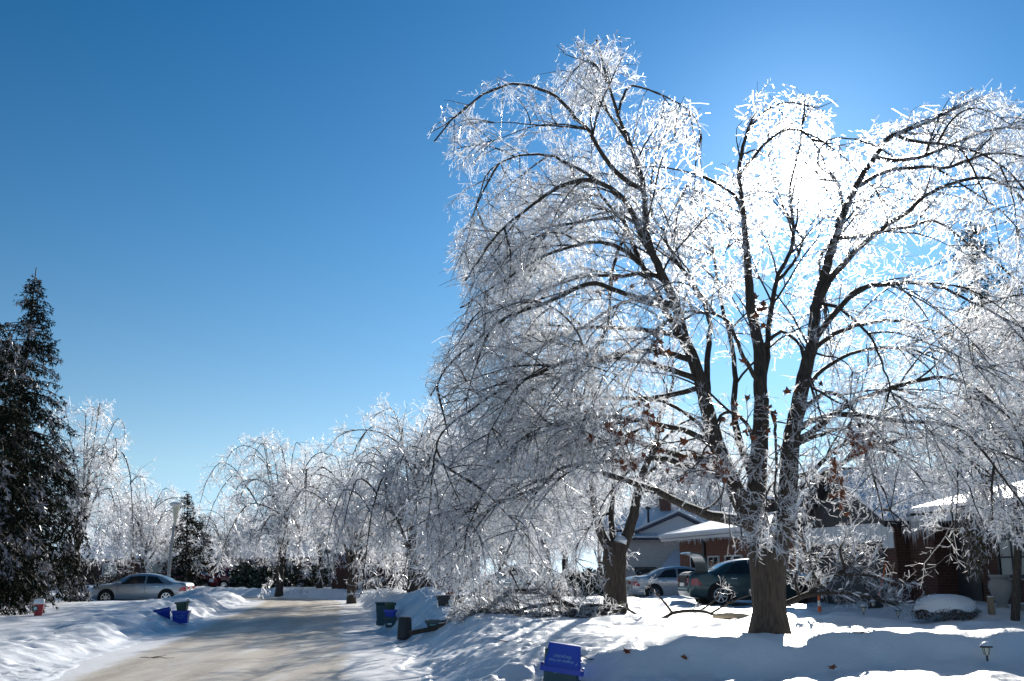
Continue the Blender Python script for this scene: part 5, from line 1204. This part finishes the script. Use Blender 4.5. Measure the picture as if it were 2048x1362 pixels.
# ------------------------------------------------------------------ fallen limbs
def fallen(label, lines, Y, seed, parent_snow=0, wk=1.2, l2=(.3, 1.0), s2=.12, up=.5, hz=.25):
    global rng
    rng = np.random.default_rng(seed)
    Ls = []
    for (px, r0, r1, dy) in lines:
        P = np.stack([at(a, b, Y + dy * k / max(1, len(px) - 1)) for k, (a, b) in enumerate(px)])
        P = smooth_line(P, .12); gz_ = ground(P[:, 0], P[:, 1]); P[:, 2] = np.maximum(P[:, 2], gz_ + .02)
        Ls.append((P, np.linspace(r0, r1, len(P)) * Y / FPX))
    o = Ls[0][0][0].copy(); o[2] = gz(o[0], o[1])
    t = thing('fallen_limb', label, 'fallen branch', tuple(o))
    for P, r in Ls: link('limb', limb_mesh(P - o, r, 8), t)
    (wv, wf), (iv, if_), P2, P3 = iced_twigs([l[0] for l in Ls], [.15] * len(Ls), l2=l2, s2=s2, s3=.09, s4=.08, l3=(.15, .4), sag=(.25, .4), wk=wk, zmin=lambda x, y: ground(x, y) + .01, up2=up)
    a = link('twig_wood', np_mesh('twig_wood', wv - o, wf, 'twig_wood'), t); a['kind'] = 'stuff'
    a = link('ice_coating', np_mesh('ice_coating', iv - o, if_, 'ice'), t); a['kind'] = 'stuff'
    if parent_snow:
        k = rng.choice(len(P2), min(parent_snow, len(P2)), replace=False); Q = P2[k][:, 3:6] + np.array([0, 0, .02])
        V, F = tubes(Q, rng.uniform(.018, .035, (len(Q), 1)) * np.array([[.5, 1., .5]]), 7)
        b = link('snow_clumps', np_mesh('snow_clumps', V - o, F, 'snow', smooth=True), t); b['kind'] = 'stuff'
    return t
fallen('big fallen limb with icy twigs stretching from road edge to the V forked maple', [
    ([(818, 1267), (870, 1256), (925, 1241), (965, 1224), (1000, 1197), (1030, 1183), (1090, 1186), (1120, 1206), (1148, 1226), (1175, 1250)], 4.5, 5, .6),
    ([(1250, 1220), (1210, 1219), (1165, 1219), (1130, 1233), (1060, 1239), (990, 1256)], 11, 3, .2),
    ([(1250, 1222), (1215, 1226), (1180, 1256), (1130, 1262), (1080, 1268)], 7, 2.5, -.8),
    ([(1120, 1206), (1060, 1215), (1000, 1235), (950, 1255)], 4, 2, -.6), ([(1165, 1220), (1120, 1200), (1080, 1180), (1050, 1160)], 4, 2, .5),
    ([(1020, 1245), (980, 1262), (940, 1268)], 4, 2, -.5), ([(1080, 1240), (1040, 1225), (990, 1220), (950, 1228)], 3.5, 2, .4)], 24.2, 301, wk=1.3, s2=.075, l2=(.4, 1.25))
fallen('snow laden fallen limb propped in front of the garage beside the big maple trunk', [
    ([(1565, 1210), (1610, 1190), (1650, 1165), (1700, 1130), (1720, 1095)], 6, 2.5, .4), ([(1600, 1195), (1660, 1185), (1720, 1190), (1790, 1210)], 4, 2, -.5),
    ([(1640, 1172), (1620, 1130), (1625, 1095)], 3, 1.5, .5), ([(1670, 1150), (1730, 1150), (1790, 1160)], 3, 1.5, -.3), ([(1690, 1138), (1680, 1100), (1690, 1080)], 3, 1.5, .3), ([(1600, 1196), (1590, 1160), (1600, 1130)], 3, 1.5, .2)],
    22.3, 302, 70, wk=1.0, s2=.075)
fallen('thin fallen branch lying on the lawn between the two maple trunks', [
    ([(1322, 1243), (1345, 1226), (1400, 1222), (1450, 1236), (1505, 1238)], 3.5, 2, .2), ([(1322, 1243), (1290, 1238), (1255, 1218)], 3, 2, .3), ([(1345, 1226), (1325, 1200), (1300, 1175)], 2.5, 1.2, .3), ([(1420, 1228), (1460, 1205), (1500, 1190)], 2.5, 1.2, .2), ([(1400, 1222), (1430, 1200), (1440, 1180)], 2, 1, .2)],
    23.0, 303, wk=.9, s2=.55, l2=(.15, .4))
q = at_edge(1470, 1238)
t = thing('split_log', 'pale split log end lying on the snow left of the big maple trunk', 'log', (q[0], q[1], q[2]))
MB().tube([(-.45, .1, .05), (-.1, .02, .07), (.35, -.05, .06)], [.045, .06, .035], 9).build('wood', 'pale_wood', t, smooth=True)
# loose twigs scattered on the near snow
rng = np.random.default_rng(9)
for k, (px, py, lab) in enumerate([(1012, 1285, 'small loose twig on the snow bank edge left of the blue box'), (1720, 1268, 'thin forked twig on the sunlit lawn right of the big maple trunk'), (1186, 1322, 'dark twig scrap on the snow right of the blue box'), (300, 1318, 'bare twig on packed snow by the left road edge')]):
    q = on_ground(px, py); t = thing('loose_twig', lab, 'twig', tuple(float(v) for v in q))
    S = np.zeros((3, 3)) + [0, 0, .02]; D = np.array([[1, .2, .1], [.7, .6, .12], [-.8, .2, .1]]); P = grow(S, D, np.array([.5, .35, .3]), 6, .3, .15); P[..., 2] = np.maximum(P[..., 2], .012)
    V, F = tubes(P, np.linspace(.009, .003, 6)[None] * np.ones((3, 1)), 5); link('stem', np_mesh('stem', V, F, 'bark'), t)
for k, (px, py, lab) in enumerate([(1252, 1312, 'brown leaf on shaded berm above the other fallen leaf'), (1375, 1325, 'reddish brown leaf fallen on the shaded berm under the broken limb'), (1668, 1344, 'curled dark red leaf on the snow at the foot of the berm')]):
    q = on_ground(px, py); t = link('fallen_leaf', LEAF); t.location = (q[0], q[1], q[2] + .03); t.rotation_euler = (.5, .3, k * 1.3); t.scale = (.8,) * 3; tag(t, lab, 'leaf')

# ------------------------------------------------------------------ person unloading the trunk
def person():
    p = place(1423, 35.2); gzp = gz(p[0], p[1]); hgt = float(at(1420, 1121, 35.2)[2]) - gzp
    t = thing('person', 'person in dark winter coat standing behind the open trunk lid', 'person', (p[0], p[1], gzp - .02), R(200)); k = hgt / 1.72
    j = {'pelvis': (0, 0, .95), 'waist': (0, 0, 1.12), 'chest': (0, .01, 1.32), 'neck': (0, 0, 1.47), 'head': (0, .03, 1.56), 'crown': (0, .02, 1.66),
         'shl': (.17, 0, 1.40), 'ell': (.24, .05, 1.13), 'wrl': (.20, .24, .98), 'hal': (.18, .32, .96), 'shr': (-.17, 0, 1.40), 'elr': (-.24, .05, 1.13), 'wrr': (-.20, .24, 1.0), 'har': (-.18, .32, .98),
         'hil': (.10, 0, .90), 'knl': (.11, .03, .50), 'anl': (.11, -.01, .09), 'tol': (.12, .14, .04), 'hir': (-.10, 0, .90), 'knr': (-.11, .03, .50), 'anr': (-.11, -.01, .09), 'tor': (-.12, .14, .04)}
    rad = {'pelvis': .17, 'waist': .165, 'chest': .17, 'neck': .06, 'head': .088, 'crown': .078, 'shl': .085, 'ell': .06, 'wrl': .042, 'hal': .035, 'shr': .085, 'elr': .06, 'wrr': .042, 'har': .035, 'hil': .11, 'knl': .075, 'anl': .055, 'tol': .045, 'hir': .11, 'knr': .075, 'anr': .055, 'tor': .045}
    ks = list(j); ed = [('pelvis', 'waist'), ('waist', 'chest'), ('chest', 'neck'), ('neck', 'head'), ('head', 'crown'), ('chest', 'shl'), ('shl', 'ell'), ('ell', 'wrl'), ('wrl', 'hal'), ('chest', 'shr'), ('shr', 'elr'), ('elr', 'wrr'), ('wrr', 'har'), ('pelvis', 'hil'), ('hil', 'knl'), ('knl', 'anl'), ('anl', 'tol'), ('pelvis', 'hir'), ('hir', 'knr'), ('knr', 'anr'), ('anr', 'tor')]
    V = [tuple(c * k for c in j[n]) for n in ks]; E = [(ks.index(a), ks.index(b)) for a, b in ed]; Rd = [rad[n] * k for n in ks]
    for s, hn in ((1, 'hal'), (-1, 'har')):
        hb = ks.index(hn); hx, hy, hz_ = j[hn]
        for f in range(5):
            dx = (-.03 + .02 * f) if f < 4 else s * -.045; a = len(V)
            V += [((hx + dx) * k, (hy + .035) * k, (hz_ - .01) * k), ((hx + dx) * k, (hy + (.075 if f < 4 else .05)) * k, (hz_ - .03) * k)]; E += [(hb, a), (a, a + 1)]; Rd += [.011 * k, .008 * k]
    me = bpy.data.meshes.new('body'); me.from_pydata(V, E, []); me.materials.append(MATS['coat_dark'])
    o = link('body', me, t); sk = o.modifiers.new('skin', 'SKIN'); me.skin_vertices[0].data[0].use_root = True
    for d, r in zip(me.skin_vertices[0].data, Rd): d.radius = (r, r * .85)
    su = o.modifiers.new('sub', 'SUBSURF'); su.levels = 2; su.render_levels = 2
    # face, hair and trousers over the figure
    MB().lathe([(.02, 1.445), (.062, 1.46), (.085, 1.53), (.092, 1.60), (.085, 1.66), (.05, 1.71), (.01, 1.72)], 20, (0, .03, 0)).build('face', 'skin', t, smooth=True).scale = (k,) * 3
    MB().lathe([(.10, 1.52), (.106, 1.60), (.10, 1.68), (.06, 1.735), (.01, 1.745)], 20, (0, .005, 0)).build('hair', 'hair', t, smooth=True).scale = (k,) * 3
    MB().tube([(0, .12, 1.60), (0, .145, 1.575)], [.012, .016], 6).build('nose', 'skin', t).scale = (k,) * 3
    for s in (-1, 1):
        MB().lathe([(.012, -.004), (.012, .004)], 8, M=Matrix.Translation((s * .035, .118, 1.615)) @ Matrix.Rotation(math.pi / 2, 4, 'X')).build('eye', 'trim_dark', t).scale = (k,) * 3
        MB().tube([(s * .105, 0, .92), (s * .115, .03, .5), (s * .115, -.01, .1)], [.125, .09, .075], 12).build('trouser_leg', 'trousers', t, smooth=True).scale = (k,) * 3
person()

# ------------------------------------------------------------------ low houses far down the road
def far_house(label, px, Y, wx, rz, wall, roofm):
    p = place(px, Y); t = thing('bungalow', label, 'house', p, R(rz)); e = 2.6
    MB().box(-wx / 2, wx / 2, 0, 7, -.5, e).build('wall', wall, t, uv=True)
    for s in (-1, 1):
        y0 = -.6 if s < 0 else 7.6
        r_ = roof_slab(t, 'roof', (-wx / 2 - .5, y0, e), (wx / 2 + .5, y0, e), (wx / 2 + .5, 3.5, e + 1.4), (-wx / 2 - .5, 3.5, e + 1.4), .12, roofm)
        roof_slab(r_, 'snow_layer', (-wx / 2 - .5, y0 * 1.02, e + .13), (wx / 2 + .5, y0 * 1.02, e + .13), (wx / 2 + .5, 3.5, e + 1.53), (-wx / 2 - .5, 3.5, e + 1.53), .18, 'snow')
    for s in (-1, 1): MB().prism([(0, e), (7, e), (3.5, e + 1.35)], lambda y, z: (s * (wx / 2 - .2), y, z), lambda y, z: (s * (wx / 2 - .02), y, z)).build('gable', 'siding', t)
    for x in np.linspace(-wx / 2 + 1.2, wx / 2 - 2.8, 3): window(t, Matrix.Translation((float(x), -.035, .9)), 1.5, 1.2, 2, 1, 'trim_white', 'glass_dark')
    d = MB().box(wx / 2 - 1.1, wx / 2 - .2, -.04, .01, -.2, 1.9).build('door', 'trim_dark', t); MB().box(wx / 2 - 1.0, wx / 2 - .95, -.09, -.04, .8, .95).build('handle', 'chrome', d)
far_house('far dark brick bungalow behind the trees at the end of the road', 640, 104, 13, 6, 'brick_dark', 'trim_dark')
far_house('far bungalow behind the dark hedge and distant spruce', 470, 112, 12, 10, 'brick_dark', 'trim_dark')
far_house('far red brick bungalow behind the roadside trees and hydrant', 905, 78, 12, 72, 'brick_dark', 'trim_dark')
far_house('far bungalow behind the spruces and silver sedan', 220, 112, 14, -5, 'brick_dark', 'trim_dark')
